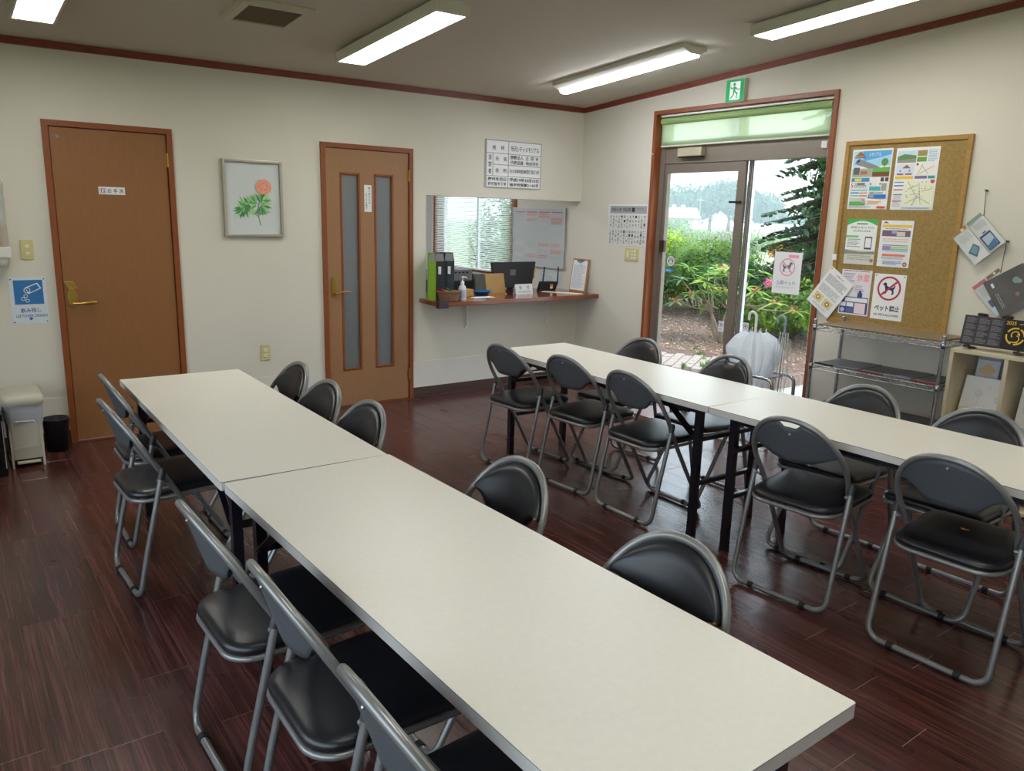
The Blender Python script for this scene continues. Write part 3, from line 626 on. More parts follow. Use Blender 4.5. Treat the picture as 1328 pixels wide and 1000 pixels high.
e1 = [('r', .03, .03, .97, .28, '#8db8d2'), ('p', [(.25, .03), (.97, .03), (.97, .10), (.3, .2)], '#4f93c0'), ('p', [(.06, .12), (.18, .04), (.22, .04), (.34, .12)], '#8a5a3c'), ('p', [(.05, .13), (.35, .13), (.33, .145), (.07, .145)], '#6c3c34'), ('t', 'メモリアル', .42, .06, .72, .12, '#dfe8f0'),
      ('p', [(.10, .20), (.18, .155), (.72, .30), (.66, .37), (.08, .24)], '#77787c'), ('p', [(.12, .19), (.19, .15), (.20, .20), (.13, .23)], '#343a52'), ('c', .83, .22, .06, '#547a44'), ('s', .83, .26, .83, .32, .012, '#5a4433'),
      ('r', .04, .32, .55, .46, '#8f9a84'), ('r', .07, .30, .22, .42, '#54565c'), ('p', [(.55, .32), (.97, .30), (.97, .38), (.55, .40)], '#5a9a44'), ('r', .55, .38, .97, .46, '#6c4634'), ('r', .25, .36, .42, .42, '#a05c50'),
      ('r', .04, .475, .50, .54, '#3f7fa6'), ('r', .12, .485, .30, .535, '#c9b93c'), ('r', .78, .475, .86, .54, '#40384c'), ('r', .89, .475, .97, .54, '#5c4440'),
      ('t', '5', .04, .565, .10, .64, '#b02c44'), ('l', .13, .44, .57, .65, 3, '#6c6468'), ('r', .20, .565, .40, .59, '#3c4a44'), ('r', .52, .62, .80, .69, '#3f9a98'), ('r', .82, .57, .94, .69, '#8f8c84'), ('c', .54, .58, .015, '#b0304a'), ('c', .78, .58, .015, '#b0304a'),
      ('r', .05, .67, .48, .685, '#5fa0a8'), ('r', .05, .715, .26, .735, '#3f8ab8'), ('r', .28, .715, .48, .735, '#b0946c'), ('r', .05, .765, .26, .78, '#6fa06c'), ('r', .28, .765, .48, .78, '#c06c7c'), ('r', .52, .755, .96, .82, '#2f68a8'), ('r', .54, .71, .66, .81, '#8f9496'), ('l', .68, .94, .715, .75, 2, '#707478'),
      ('r', .05, .87, .46, .935, '#4f9a48'), ('r', .36, .83, .45, .90, '#a8908c'), ('r', .52, .86, .86, .88, '#c09a6c'), ('r', .52, .895, .80, .91, '#c8a46c'), ('l', .05, .44, .82, .86, 2, '#8c888c'), ('l', .05, .6, .955, .985, 1, '#8c888c'), ('r', .76, .95, .97, .98, '#b03c50')]
onb('memorial_poster', 'colourful poster with blue sky and a tree, top left on the cork board', -2.742, -3.016, 1.662, 2.046, e1)
e2 = [('r', .02, .02, .98, .98, '#d8dce0'), ('r', .04, .05, .48, .24, '#a9bcc8'), ('p', [(.04, .14), (.2, .10), (.48, .13), (.48, .20), (.04, .22)], '#5a7a4c'), ('p', [(.04, .20), (.48, .17), (.48, .24), (.04, .24)], '#7c8078'), ('r', .50, .05, .72, .14, '#8a7c4c'), ('r', .50, .155, .72, .23, '#5c8a44'), ('l', .75, .96, .05, .24, 7, '#7f9cb4'),
      ('r', .04, .26, .46, .44, '#b9bfd0'), ('p', [(.18, .33), (.28, .27), (.38, .33)], '#8a5a48'), ('c', .14, .37, .016, '#3f8ab0'), ('c', .36, .37, .016, '#3f8ab0'), ('r', .07, .41, .22, .435, '#8c4c54'), ('r', .27, .41, .42, .435, '#8c4c54'), ('r', .04, .455, .46, .50, '#d0a83c'),
      ('r', .49, .25, .96, .44, '#dcd8c4'), ('c', .53, .27, .02, '#a83c50'), ('r', .50, .455, .78, .50, '#6c6484'), ('r', .80, .455, .96, .50, '#3f8a88'), ('r', .30, .52, .97, .95, '#ccceb4'),
      ('r', .04, .545, .26, .56, '#3f7fa0'), ('r', .04, .60, .26, .615, '#2f5ca0'), ('r', .04, .665, .26, .68, '#a05058'), ('r', .04, .745, .26, .76, '#4f7c5c'), ('r', .04, .85, .26, .865, '#a03c60'), ('l', .05, .24, .77, .84, 4, '#a0a4ac'), ('l', .05, .24, .875, .96, 4, '#a0a4ac'), ('p', [(.88, .52), (.97, .52), (.97, .56), (.925, .58), (.88, .56)], '#b03c54'), ('r', .28, .965, .92, .975, '#4f8ac0')]
for (a, b, c, d, col) in ((.55, .44, .66, .27, '#8a6c50'), (.60, .42, .92, .30, '#a05048'), (.62, .28, .80, .43, '#7c7c6c'), (.36, .54, .60, .80, '#5c6c58'), (.60, .78, .92, .90, '#5c6c58'), (.40, .66, .60, .60, '#5c6c58'), (.62, .56, .70, .88, '#5c6c58'), (.34, .90, .56, .82, '#5c6c58'), (.70, .70, .94, .66, '#5c6c58'), (.50, .94, .62, .80, '#5c6c58'), (.44, .76, .66, .73, '#a06058')):
    e2.append(('s', a, b, c, d, .006, col))
for i in range(26): 
    x = r2.uniform(.33, .93); y = r2.uniform(.54, .92); e2.append(('r', x, y, x+.035, y+.008, '#6c7468'))
onb('map_poster', 'poster with photographs and a road map, top right on the cork board', -3.040, -3.312, 1.660, 2.042, e2)
e3 = [('r', 0, 0, 1, .16, '#3f9a4c'), ('p', [(0, 1), (0, .14)] + [(i/16, .14-.10*math.sin(PI*i/16)) for i in range(17)] + [(1, 1)], '#d7dcd2'), ('r', .32, .085, .68, .12, '#5c9a5c'), ('t', '所沢メモリアル', .12, .16, .90, .21, '#3c4a40'), ('t', '公式LINE', .20, .235, .80, .28, '#4c7c58'), ('r', 0, .36, .42, .41, '#6fae6c'), ('l', .06, .50, .44, .64, 5, '#7c847c'),
      ('r', .64, .38, .88, .66, '#44484c'), ('r', .665, .41, .855, .62, '#cfd6cc'), ('r', 0, .68, 1, 1, '#b4b4aa'), ('p', [(0, .68), (.5, .72), (1, .70), (1, .76), (0, .78)], '#77786c'), ('l', .10, .88, .76, .92, 4, '#8c8c84'), ('c', .93, .90, .04, '#8a6c58')]
onb('green_leaflet', 'leaflet with a green arched top and a phone picture on the cork board', -2.761, -2.973, 1.298, 1.597, e3)
e4 = [('p', [(.05, .06), (.14, .02), (.24, .06)], '#6c4a3c'), ('r', .04, .09, .96, .15, '#d8a850'), ('l', .15, .85, .17, .20, 1, '#7c6c5c'), ('r', .06, .21, .94, .34, '#6c5468'), ('r', .36, .20, .52, .28, '#8c94a8'), ('r', .52, .24, .78, .33, '#b9b2a4'), ('l', .10, .90, .39, .48, 2, '#d8a48c'), ('r', .12, .52, .90, .54, '#5c90b0'), ('r', .12, .55, .38, .64, '#8c7c98'), ('r', .38, .55, .92, .59, '#b9b868'), ('r', .38, .60, .92, .64, '#7ca8b4'), ('l', .14, .9, .655, .68, 1, '#6c90b0'),
      ('r', .14, .72, .86, .77, '#d86c58'), ('l', .12, .88, .79, .84, 2, '#8c90a0'), ('l', .18, .76, .87, .96, 3, '#6c80a8'), ('c', .88, .93, .05, '#8c4c44'), ('c', .88, .93, .03, '#c09078')]
onb('schedule_flyer', 'white flyer with yellow heading and salmon bar on the cork board', -2.998, -3.210, 1.296, 1.592, e4, paper='#d4d6da')
e5 = [('l', .06, .92, .02, .05, 1, '#4c3c54'), ('l', .06, .45, .08, .30, 6, '#8c7c90'), ('t', '休業', .52, .08, .94, .26, '#d0808c'), ('l', .50, .80, .34, .50, 4, '#9c8ca0'), ('c', .68, .48, .035, '#3c4470'), ('r', .60, .50, .76, .62, '#3c4470'), ('r', .04, .60, .97, .97, '#3c4a78'), ('r', .20, .62, .95, .71, '#d4cfd8'), ('r', .04, .73, .24, .82, '#d4cfd8'), ('r', .27, .73, .50, .82, '#d4cfd8'), ('r', .54, .73, .90, .96, '#d4b8c4'), ('r', .27, .85, .50, .96, '#565c7c'), ('c', .14, .90, .05, '#a9aabc')]
onb('closure_flyer', 'pale flyer with pink characters and navy boxes, bottom left on the cork board', -2.762, -2.977, .957, 1.261, e5, paper='#d2cdd3')
rd = '#9c2f48'
e6 = nodog(.5, .32, .32, .21, rd, '#26304a') + [('ring', .5, .31, .225, .265, rd), ('s', .27, .46, .73, .16, .042, rd), ('t', 'ペット禁止', .10, .68, .90, .81, '#26304a', .03), ('t', 'NO PETS ALLOWED', .10, .87, .90, .92, '#3a4258', .02)]
onb('no_pets_sign', 'white no pets allowed sign with a red ring and dog on the cork board', -2.997, -3.210, .950, 1.249, e6, paper='#dbe1e4', pins=2)
e7 = [('t', 'お知らせ', .34, .07, .66, .11, '#3c3c44'), ('l', .10, .90, .16, .36, 7, '#7c7c84'), ('l', .10, .90, .42, .62, 7, '#8c8c94'), ('r', .10, .66, .44, .86, '#bfae84'), ('c', .27, .76, .06, '#8c6c34'), ('c', .27, .76, .03, '#d8c890'), ('r', .52, .66, .86, .86, '#bfae84'), ('c', .69, .76, .06, '#8c6c34'), ('c', .69, .76, .03, '#d8c890'), ('l', .20, .80, .90, .96, 2, '#a0a0a8')]
ang = .597; T_ = Vector((2.689, 1.276)); ux = Vector((math.cos(ang), -math.sin(ang))); uy = Vector((-math.sin(ang), -math.cos(ang)))
c_ = T_ + ux*.1055 + uy*.149
poster('tilted_notice', 'white notice pinned by one corner and hanging tilted off the cork board', 'notice', (-.0265, -c_.x, c_.y), .211, .298, e7, 'B', tilt=ang, paper='#dcdce2', pins=1)
tag(MB().cbox((-.030, -2.712, 1.318), (-.0222, -2.682, 1.358), .001).obj('sticky_note', ink('#e6e4dc')), 'small white square stuck on the left rail of the cork board frame', 'note')

# hanging booklets
def booklet(label, T, size, a, cols, dark=False, cord=True, x=-.004):
    ux = Vector((math.cos(a), -math.sin(a))); uy = Vector((-math.sin(a), -math.cos(a)))
    c = Vector(T) + ux*size[0]/2 + uy*size[1]/2
    M = Matrix.Rotation(-PI/2, 4, 'Z') @ Matrix.Rotation(a, 4, 'Y')
    t = thing('booklet', label, 'booklet', (x, -c.x, c.y)); t.rotation_euler = M.to_euler()
    w_, h_ = size
    if dark:
        MB().box((-w_/2, -.006, -h_/2), (w_/2, 0, h_/2)).obj('cover', mat('grey_cover', '#5f5c5a', .35, var=.25, vscale=9), t)
        printed(cols, w_, h_, -.0065).obj('print', None, t); 
    else:
        pp = mat('booklet_paper', '#d6d8d6', .4); arc = [(i/8) for i in range(9)]
        for k, (z0, z1) in enumerate(((.002, h_/2), (-h_/2, -.002))):     # two bowed page blocks
            mb = MB(); n = 8; vs = []
            for i in range(n+1):
                f = i/n; z = z0+(z1-z0)*f; d = .009*math.sin(PI*min(1, (abs(z)/(h_/2))*1.0)*.75) 
                vs += [(-w_/2, -.006-d, z), (w_/2, -.006-d, z), (-w_/2, -.001, z), (w_/2, -.001, z)]
            fs = []
            for i in range(n):
                o = 4*i; fs += [(o, o+1, o+5, o+4), (o+2, o+6, o+7, o+3), (o, o+4, o+6, o+2), (o+1, o+3, o+7, o+5)]
            fs += [(0, 2, 3, 1), (4*n, 4*n+1, 4*n+3, 4*n+2)]
            mb.add(vs, fs, None, False); mb.obj('page_block', pp, t)
        pr = printed(cols, w_, h_, -.0165); pr.obj('print', None, t)
    if cord:
        top = Vector((x-.008, -T[0], T[1])); ct = MB()
        o = cord; ct.tube([(-.022, o[0], o[1]), (-.018, -T[0]+.0, T[1]-.012)], .0022, 6); ct.tube([(-.028, o[0], o[1]), (-.0, o[0], o[1]-.002)], .006, 8)
        cobj = ct.obj('hanging_cord', mat('dark_cord', '#4a4640', .6)); cobj.parent = t; cobj.matrix_parent_inverse = (Matrix.Translation(t.location) @ M).inverted()
    return t
pg = [('r', -.10, .0, .0, .48, '#6f8478'), ('r', -.10, .52, .0, 1, '#8a6c50'), ('c', -.03, .66, .05, '#d8a868'), ('l', .08, .30, .06, .40, 8, '#8c9490'), ('r', .46, .10, .94, .44, '#3a4866'), ('r', .52, .13, .88, .40, '#98a6b0'), ('p', [(.72, .14), (.92, .14), (.92, .42), (.80, .42)], '#4a6a84'), ('l', .08, .34, .56, .92, 12, '#9ca4a0'), ('p', [(.48, .66), (.66, .58), (.86, .80), (.62, .92)], '#44606e'), ('p', [(.52, .68), (.66, .62), (.80, .78), (.63, .86)], '#6a8490'), ('r', .40, .20, .44, .30, '#55606a')]
booklet('open booklet hanging on a cord just right of the cork board', (3.619, 1.634), (.208, .205), .80, pg, cord=(-3.611, 1.776), x=-.0235)
pg2 = [('r', -.10, .0, .0, .48, '#7c6458'), ('c', -.05, .2, .04, '#e0c8a0'), ('r', -.10, .52, .0, 1, '#a8606c'), ('l', .08, .44, .06, .42, 9, '#8c9490'), ('r', .55, .12, .92, .42, '#b8a89c'), ('l', .08, .40, .56, .92, 10, '#9ca4a0'), ('r', .50, .58, .80, .90, '#5c5a7c'), ('r', .62, .58, .95, .75, '#b07868'), ('r', .72, .78, .95, .94, '#a9bcd0')]
booklet('open booklet on the second cord, partly behind the grey pamphlet', (3.757, 1.319), (.205, .18), .80, pg2, cord=(-3.765, 1.488))
pg3 = [('c', .30, .30, .08, '#74867e'), ('c', .36, .24, .05, '#7c8e86'), ('c', .62, .42, .05, '#8c6860'), ('r', .12, .80, .24, .86, '#c8c8c8'), ('l', .4, .8, .8, .9, 2, '#8c8a88')]
booklet('dark grey pamphlet hanging at the right edge of the picture', (3.872, 1.372), (.235, .235), .98, pg3, dark=True, cord=(-3.93, 1.56), x=-.032)

# ------------------------------------------------------------------ ceiling fixtures
SLX, SLY = -math.atan(SX), 0
tilt = Matrix.Rotation(-math.atan(SY), 4, 'X') @ Matrix.Rotation(-math.atan(SX), 4, 'Y')
def emit(name, col, s):
    m = mat(name, '#ffffff', .6, emit=col, estr=s); return m
M_LAMPW = mat('lamp_white', '#dad8cc', .4)
def ceiling_light(label, x, y0, y1, kind='box'):
    cx, cyy = x, (y0+y1)/2; L = abs(y1-y0)
    t = thing('ceiling_light', label, 'ceiling light', (cx, cyy, zc(cx, cyy, TH)), group='fluorescent ceiling lights'); t.rotation_euler = tilt.to_euler()
    del t['group']
    if kind == 'box':
        W = .105; mb = MB()
        P = [(-W, 0), (W, 0), (W, -.072), (W-.012, -.078), (-W+.012, -.078), (-W, -.072)]
        mb.prism([(a, b) for a, b in [(-W+.03, 0), (W-.03, 0), (W-.03, -.02), (-W+.03, -.02)]], -L/2-.01, L/2+.01)
        mb.obj('base', M_LAMPW, t)
        h = MB(); z0, z1 = -.018, -.078
        h.box((-W, -L/2-.02, z1), (-W+.014, L/2+.02, z0)); h.box((W-.014, -L/2-.02, z1), (W, L/2+.02, z0)); h.box((-W+.014, -L/2-.02, z1), (W-.014, -L/2, z0)); h.box((-W+.014, L/2, z1), (W-.014, L/2+.02, z0)); h.box((-W+.014, -L/2, z0-.008), (W-.014, L/2, z0))
        bevel(h.obj('housing', M_LAMPW, t), .002)
        MB().box((-W+.014, -L/2, -.076), (W-.014, L/2, -.066)).obj('diffuser', emit('diffuser_glow', '#fbfaf2', LAMP), t)
    else:
        W = .115; h = MB()
        h.prism([(-W, 0), (W, 0), (W, -.03), (.045, -.06), (-.045, -.06), (-W, -.03)], -L/2, L/2); h.obj('housing', M_LAMPW, t)
        MB().prism([(.05, -.0605), (.046, -.072), (.02, -.080), (-.02, -.080), (-.046, -.072), (-.05, -.0605)], -L/2+.01, L/2-.01).obj('tube_cover', emit('tube_glow', '#f2f6ff', TUBE), t)
    return t
ceiling_light('boxed fluorescent light at the top left corner of the picture', -4.487, -.70, -1.93)
ceiling_light('boxed fluorescent light between the ceiling vent and the slim lamp', -2.69, -.73, -1.955)
ceiling_light('slim batten light nearest the corner, with a bright white tube', -.85, -.70, -2.04, 'slim')
ceiling_light('boxed fluorescent light at the top right near the entrance', -.845, -2.56, -3.80)
for x, y, lb in ((-4.487, -4.4, 'boxed fluorescent light above the camera, outside the picture'), (-2.69, -4.4, 'boxed fluorescent light over the foreground table, outside the picture'), (-.845, -5.4, 'boxed fluorescent light behind the camera near the right wall')):
    ceiling_light(lb, x, y, y-1.23)
t = thing('ceiling_light', 'unseen square ceiling light added to brighten the office and its blind', 'ceiling light', (-1.5, 1.6, OFZ))
MB().cbox((-.3, -.3, -.06), (.3, .3, 0), .01).obj('housing', M_LAMPW, t); MB().box((-.27, -.27, -.068), (.27, .27, -.0605)).obj('diffuser', emit('office_fill_glow', '#f4f8ff', LAMP*1.3), t)  # out-of-view lamp, added to brighten the office and blind slats
v = thing('ceiling_vent', 'square white ceiling vent with a dusty brown grille', 'vent', (-3.42, -1.225, zc(-3.42, -1.225, TH))); v.rotation_euler = tilt.to_euler()
mb = MB(); a, b, zo, zi = .20, .148, 0, -.022
for s0, s1 in (((-a, -a), (a, -a)), ((a, -a), (a, a)), ((a, a), (-a, a)), ((-a, a), (-a, -a))):
    i0 = (s0[0]*b/a, s0[1]*b/a); i1 = (s1[0]*b/a, s1[1]*b/a); o0 = (s0[0]*.93, s0[1]*.93); o1 = (s1[0]*.93, s1[1]*.93)
    mb.add([(*s0, zo), (*s1, zo), (*s1, -.008), (*s0, -.008), (*o1, zi), (*o0, zi), (*i1, zi-.003), (*i0, zi-.003), (*i1, -.002), (*i0, -.002)], [(0,1,2,3), (3,2,4,5), (5,4,6,7), (7,6,8,9)])
mb.obj('frame', mat('vent_cream', '#bdb8a2', .5), v)
mb = MB(); mb.box((-b, -b, -.012), (b, b, -.008)).obj('grille_back', mat('dust_brown', '#6e5a48', .9, var=.2, vscale=20), v)
mb = MB()
for k in range(25):
    p = -b + (k+.5)*2*b/25; mb.box((p-.0016, -b, -.018), (p+.0016, b, -.013)); mb.box((-b, p-.0016, -.0185), (b, p+.0016, -.0145))
mb.obj('grille', mat('dusty_grille', '#7d6a56', .85), v)

# ------------------------------------------------------------------ reception counter and its things
CZ = .857
mb = MB(); P = [(-1.765, -.002), (-1.80, -.375), (-1.20, -.365), (-.03, -.318), (-.004, -.316), (-.004, .40), (-1.69, .40), (-1.69, -.002)]
n = len(P); mb.add([(x, y, CZ-.036) for x, y in P] + [(x, y, CZ) for x, y in P], [tuple(range(n))[::-1], tuple(range(n, 2*n))] + [(i, (i+1) % n, n+(i+1) % n, n+i) for i in range(n)][::1])
bm = bmesh.new(); me = mb.mesh('counter', None); bm.from_mesh(me); bmesh.ops.recalc_face_normals(bm, faces=bm.faces); bm.to_mesh(me); bm.free()
ct = thing('reception_counter', 'glossy reddish-brown reception counter through the wall opening on white brackets', 'counter', (0, 0, 0))
me.materials.clear(); me.materials.append(mat('counter_wood', '#7c3c22', .14, var=.2, vscale=9, stretch=(.6, 8, 1), coat=.5)); bevel(put('counter_top', me, ct), .004, 3)
for x in (-1.293, -.382):
    b = MB().box((x-.012, -.012, .575), (x+.012, -.002, .82)); b.box((x-.012, -.22, .808), (x+.012, -.002, .8205)); b.box((x-.007, -.03, .60), (x+.007, -.012, .808))
    b.obj('bracket', M_WHITEP, ct)
def filebox(label, x, y, w_, col, inner):
    t = thing('magazine_file', label, 'magazine file', (x, y, CZ), -.5); h = .315; d = .25; e = .003; m = mat('file_' + col[1:], col, .5)
    mb = MB(); mb.box((-w_/2, 0, 0), (w_/2, e, h)); mb.box((-w_/2, e, 0), (w_/2, d, e))
    for s in (-1, 1):
        x0 = s*w_/2; x1 = s*(w_/2-e)
        mb.add([(x0, e, e), (x0, d, e), (x0, d, h+.06), (x0, d-.06, h+.06), (x0, e, h*1.0), (x1, e, e), (x1, d, e), (x1, d, h+.06), (x1, d-.06, h+.06), (x1, e, h)], [(0,1,2,3,4), (9,8,7,6,5), (4,3,8,9), (3,2,7,8)])
    mb.box((-w_/2, d-e, 0), (w_/2, d, h+.06)); mb.obj('box_body', m, t)
    MB().add([(-w_/2+.004, .02, .02), (w_/2-.004, .02, .02), (w_/2-.004, .02, h+.002), (w_/2-.012, .024, h+.062), (-w_/2+.012, .024, h+.062), (-w_/2+.004, .02, h+.002), (-w_/2+.004, .03, .02), (w_/2-.004, .03, .02), (w_/2-.004, .03, h+.002), (w_/2-.012, .034, h+.062), (-w_/2+.012, .034, h+.062), (-w_/2+.004, .03, h+.002)],
             [(0,1,2,3,4,5), (11,10,9,8,7,6), (3,9,10,4), (2,8,9,3), (4,10,11,5)]).obj('card_divider', mat('grey_card', '#8b8c8e', .7), t)
    if inner: MB().box((-.012, -.0008, h*.66), (.012, 0, h*.86)).obj('spine_label', ink('#c9ccd4'), t); MB().prism([(.018*math.cos(a)*.6+.012, h*.18+.02*math.sin(a)) for a in [2*PI*i/12 for i in range(12)]], -.0008, 0).obj('finger_hole', M_BLACKP, t)
    return t
filebox('lime green magazine file standing at the left end of the counter', -1.738, -.170, .062, '#7aa416', False)
filebox('dark magazine file next to the lime green one on the counter', -1.645, -.135, .084, '#2c3038', True)
filebox('dark magazine file on the side towards the pump bottle', -1.545, -.125, .084, '#2c303c', True)
# basket of pens
bk = thing('wicker_basket', 'small wicker basket holding pens and markers at the front of the counter', 'basket', (-1.655, -.302, CZ))
mb = MB(); n = 28; wm = mat('wicker', '#8a6647', .7, var=.25, vscale=90)
def ov(r, k, z): a = 2*PI*k/n; return (math.cos(a)*(.078+r), math.sin(a)*(.045+r), z)
for lv in range(9):
    z = .006 + lv*.0085; rr = lv*.0028
    pts = [ov(rr + (.0025 if (k+lv) % 2 else -.0025), k, z) for k in range(n)]; mb.tube(pts, .0045, 5, closed=True)
mb.obj('woven_side', wm, bk)
MB().tube([ov(.026, k, .081) for k in range(n)], .0065, 6, closed=True).obj('rim', wm, bk)
mb = MB(); mb.lathe([(0, .002), (.05, .002)], 20, sx=1.5, sy=.9).obj('base', wm, bk)
for i, (x, y, dx, dz, col, lb) in enumerate(((-.06, .0, -.055, .075, '#1d1d20', 'black marker with pale band lying in the wicker basket'), (-.045, .01, -.06, .055, '#a52a3c', 'red marker lying across the wicker basket'), (-.025, -.012, -.055, .062, '#b23346', 'second red marker, nearer the middle of the wicker basket'), (.03, .01, -.06, .070, '#1f5c48', 'dark green pen lying in the wicker basket'))):
    q_ = MB().tube([(-1.655+x+.05, -.302+y, CZ+.055), (-1.655+x+dx*.3, -.302+y, CZ+.055+dz*.5), (-1.655+x+dx, -.302+y, CZ+.04+dz)], .0065, 8)
    tag(q_.obj('marker_pen', mat('pen_' + col[1:], col, .4)), lb, 'pen')
t = thing('pump_bottle', 'white sanitizer pump bottle standing on the counter beside the basket', 'bottle', (-1.515, -.285, CZ))
MB().lathe([(0, 0), (.030, 0), (.033, .006), (.033, .095), (.028, .115), (.014, .130), (.014, .140)], 20).obj('bottle_body', mat('bottle_white', '#cfd6da', .3), t)
MB().lathe([(.0335, .025), (.0335, .09)], 20).obj('bottle_label', mat('bottle_label', '#aab6cc', .5), t)
mb = MB().lathe([(.016, .138), (.016, .155), (.006, .158), (.006, .185), (.012, .187), (.012, .198), (0, .2)], 14); mb.tube([(0, 0, .192), (.028, -.01, .192), (.036, -.012, .182)], .0055, 8); mb.obj('pump', M_WHITEP, t)
tag(bevel(MB().box((-1.36, -.06, CZ), (-1.25, .03, CZ+.062)).obj('cardboard_box', mat('kraft_orange', '#b98a4c', .7)), .003), 'small kraft cardboard box between the pump bottle and the blue tray', 'box')
t = thing('blue_tray', 'shallow blue plastic tray on the counter', 'tray', (-1.105, .03, CZ))
MB().lathe([(0, .004), (.055, .004), (.095, .035), (.105, .036), (.105, .032), (.092, .028), (.055, 0), (0, 0)], 20, sx=1, sy=.6).obj('dish', mat('blue_plastic', '#1d6fb0', .35), t)
MB().tube([(.095*math.cos(a), .057*math.sin(a), .036) for a in [2*PI*i/20 for i in range(20)]], .003, 5, closed=True).obj('rim', mat('blue_plastic', '#1d6fb0', .35), t)
tag(MB().box((-1.33, -.20, CZ+.0002), (-1.12, -.11, CZ+.0025)).obj('paper_slip', ink('#d8d4c8')), 'white paper slip lying on the counter in front of the blue tray', 'paper')
t = thing('hardboard_clipboard', 'bare brown clipboard standing on the counter left of the monitor', 'clipboard', (-.895, .10, CZ)); 
o = bevel(MB().box((-.105, -.002, 0), (.105, .002, .182)).obj('board', mat('hardboard', '#b08a50', .55, var=.06, vscale=12), t), .001); t.rotation_euler = (-.22, 0, 0)
for x in (-.03, .03): MB().lathe([(0, 0), (.003, 0), (0, .001)], 8).obj('rivet', M_ALUW, t, (x, -.0021, .165)).rotation_euler = (PI/2, 0, 0)
# monitor seen from behind
t = thing('computer_monitor', 'dark computer monitor seen from behind on the reception counter', 'monitor', (-.64, .215, CZ), -.02)
M_MON = mat('monitor_plastic', '#26252b', .45)
o = bevel(MB().prism([(-.205, .045), (.225, .02), (.268, .275), (-.235, .275)], -.018, .018).obj('screen_shell', M_MON, t), .004)
MB().prism([(-.03, .15), (.03, .15), (.034, .205), (-.032, .205)], -.0205, -.018).obj('emblem_plate', mat('emblem_grey', '#6a6a70', .4), t)
MB().box((-.03, .018, 0), (.03, .035, .10)).obj('stand_neck', M_MON, t); MB().cbox((-.10, -.04, 0), (.10, .09, .012), .003).obj('stand_foot', M_MON, t)
t = thing('reception_sign', 'white folded reception sign reading INFORMATION in front of the monitor', 'sign', (-.685, -.03, CZ), .06)
w_, h_ = .205, .092
for s, nm in ((1, 'front_panel'), (-1, 'rear_panel')):
    o = MB().box((-w_/2, -.0015, 0), (w_/2, .0015, h_)).obj(nm, mat('sign_white', '#dfe1e2', .25), t, (0, -.022*s, 0)); o.rotation_euler = (-.25*s, 0, 0)
    if s == 1:
        p = printed([('t', '受', .22, .16, .38, .56, '#2a2c34', .0), ('t', '付', .66, .16, .82, .56, '#2a2c34', .0), ('t', 'INFORMATION', .16, .70, .86, .86, '#3a3c44', .0)], w_, h_, -.002).obj('print', None, o, (0, 0, h_/2))
t = thing('router', 'flat black router with two upright antennas beside the monitor', 'router', (-.27, .13, CZ), -.05)
o = bevel(MB().prism([(-.115, 0), (.085, 0), (.118, .085), (-.085, .092)], -.02, .02).obj('router_body', M_BLACKP, t), .003)
MB().box((.02, -.0215, .022), (.052, -.020, .062)).obj('sticker', ink('#c8813c'), t); MB().box((.018, -.0222, .02), (.046, -.0214, .04)).obj('sticker_label', ink('#d8d8d8'), t)
for a, b in (((-.055, .0, .08), (-.018, .03, .225)), ((.118, .0, .055), (.148, .03, .225))): MB().bar(a, b, .014, .006).obj('antenna', M_BLACKP, t)
tag(MB().add([(-.40, .06, CZ+.001), (-.34, .08, CZ+.001), (-.14, -.24, CZ+.001), (-.27, -.29, CZ+.001), (-.40, .06, CZ+.004), (-.34, .08, CZ+.004), (-.14, -.24, CZ+.004), (-.27, -.29, CZ+.004)], [(0,3,2,1)[::-1], (4,5,6,7)[::-1], (0,1,5,4)[::-1], (1,2,6,5)[::-1], (2,3,7,6)[::-1], (3,0,4,7)[::-1]]).obj('paper_sheet', ink('#cfc9b6')), 'cream paper sheets lying at the right end of the counter', 'paper')
t = thing('leaning_clipboard', 'clipboard with a paper form and teal clip leaning on the wall at the counter end', 'clipboard', (-.055, -.066, CZ)); t.rotation_euler = (Matrix.Rotation(-PI/2, 4, 'Z') @ Matrix.Rotation(-.13, 4, 'X')).to_euler()
bevel(MB().box((-.118, -.003, 0), (.118, .0, .315)).obj('board', mat('hardboard2', '#a8783f', .55), t), .001)
MB().box((-.108, -.005, .015), (.095, -.0032, .300)).obj('form_sheet', ink('#c9ccd4'), t); printed([('l', .08, .92, .16, .95, 22, '#9a9fae')], .203, .285, -.0055).obj('print', None, t, (-.006, 0, .157))
mb = MB().box((-.045, -.014, .290), (.045, -.005, .302)); mb.tube([(-.04, -.012, .297), (-.02, -.02, .28), (.02, -.02, .28), (.04, -.012, .297)], .003, 6); mb.obj('clip', mat('teal_clip', '#2f7f8c', .35), t)
MB().bar((0, -.018, .285), (.03, -.012, .225), .008, .004).obj('tag_strip', M_WHITEP, t)
tag(MB().cbox((-1.80, -.382, CZ-.048), (-1.705, -.335, CZ+.012), .004).obj('edge_clamp', mat('dark_violet', '#3a2b38', .4)), 'dark violet clamp on the front left corner of the counter', 'clamp')
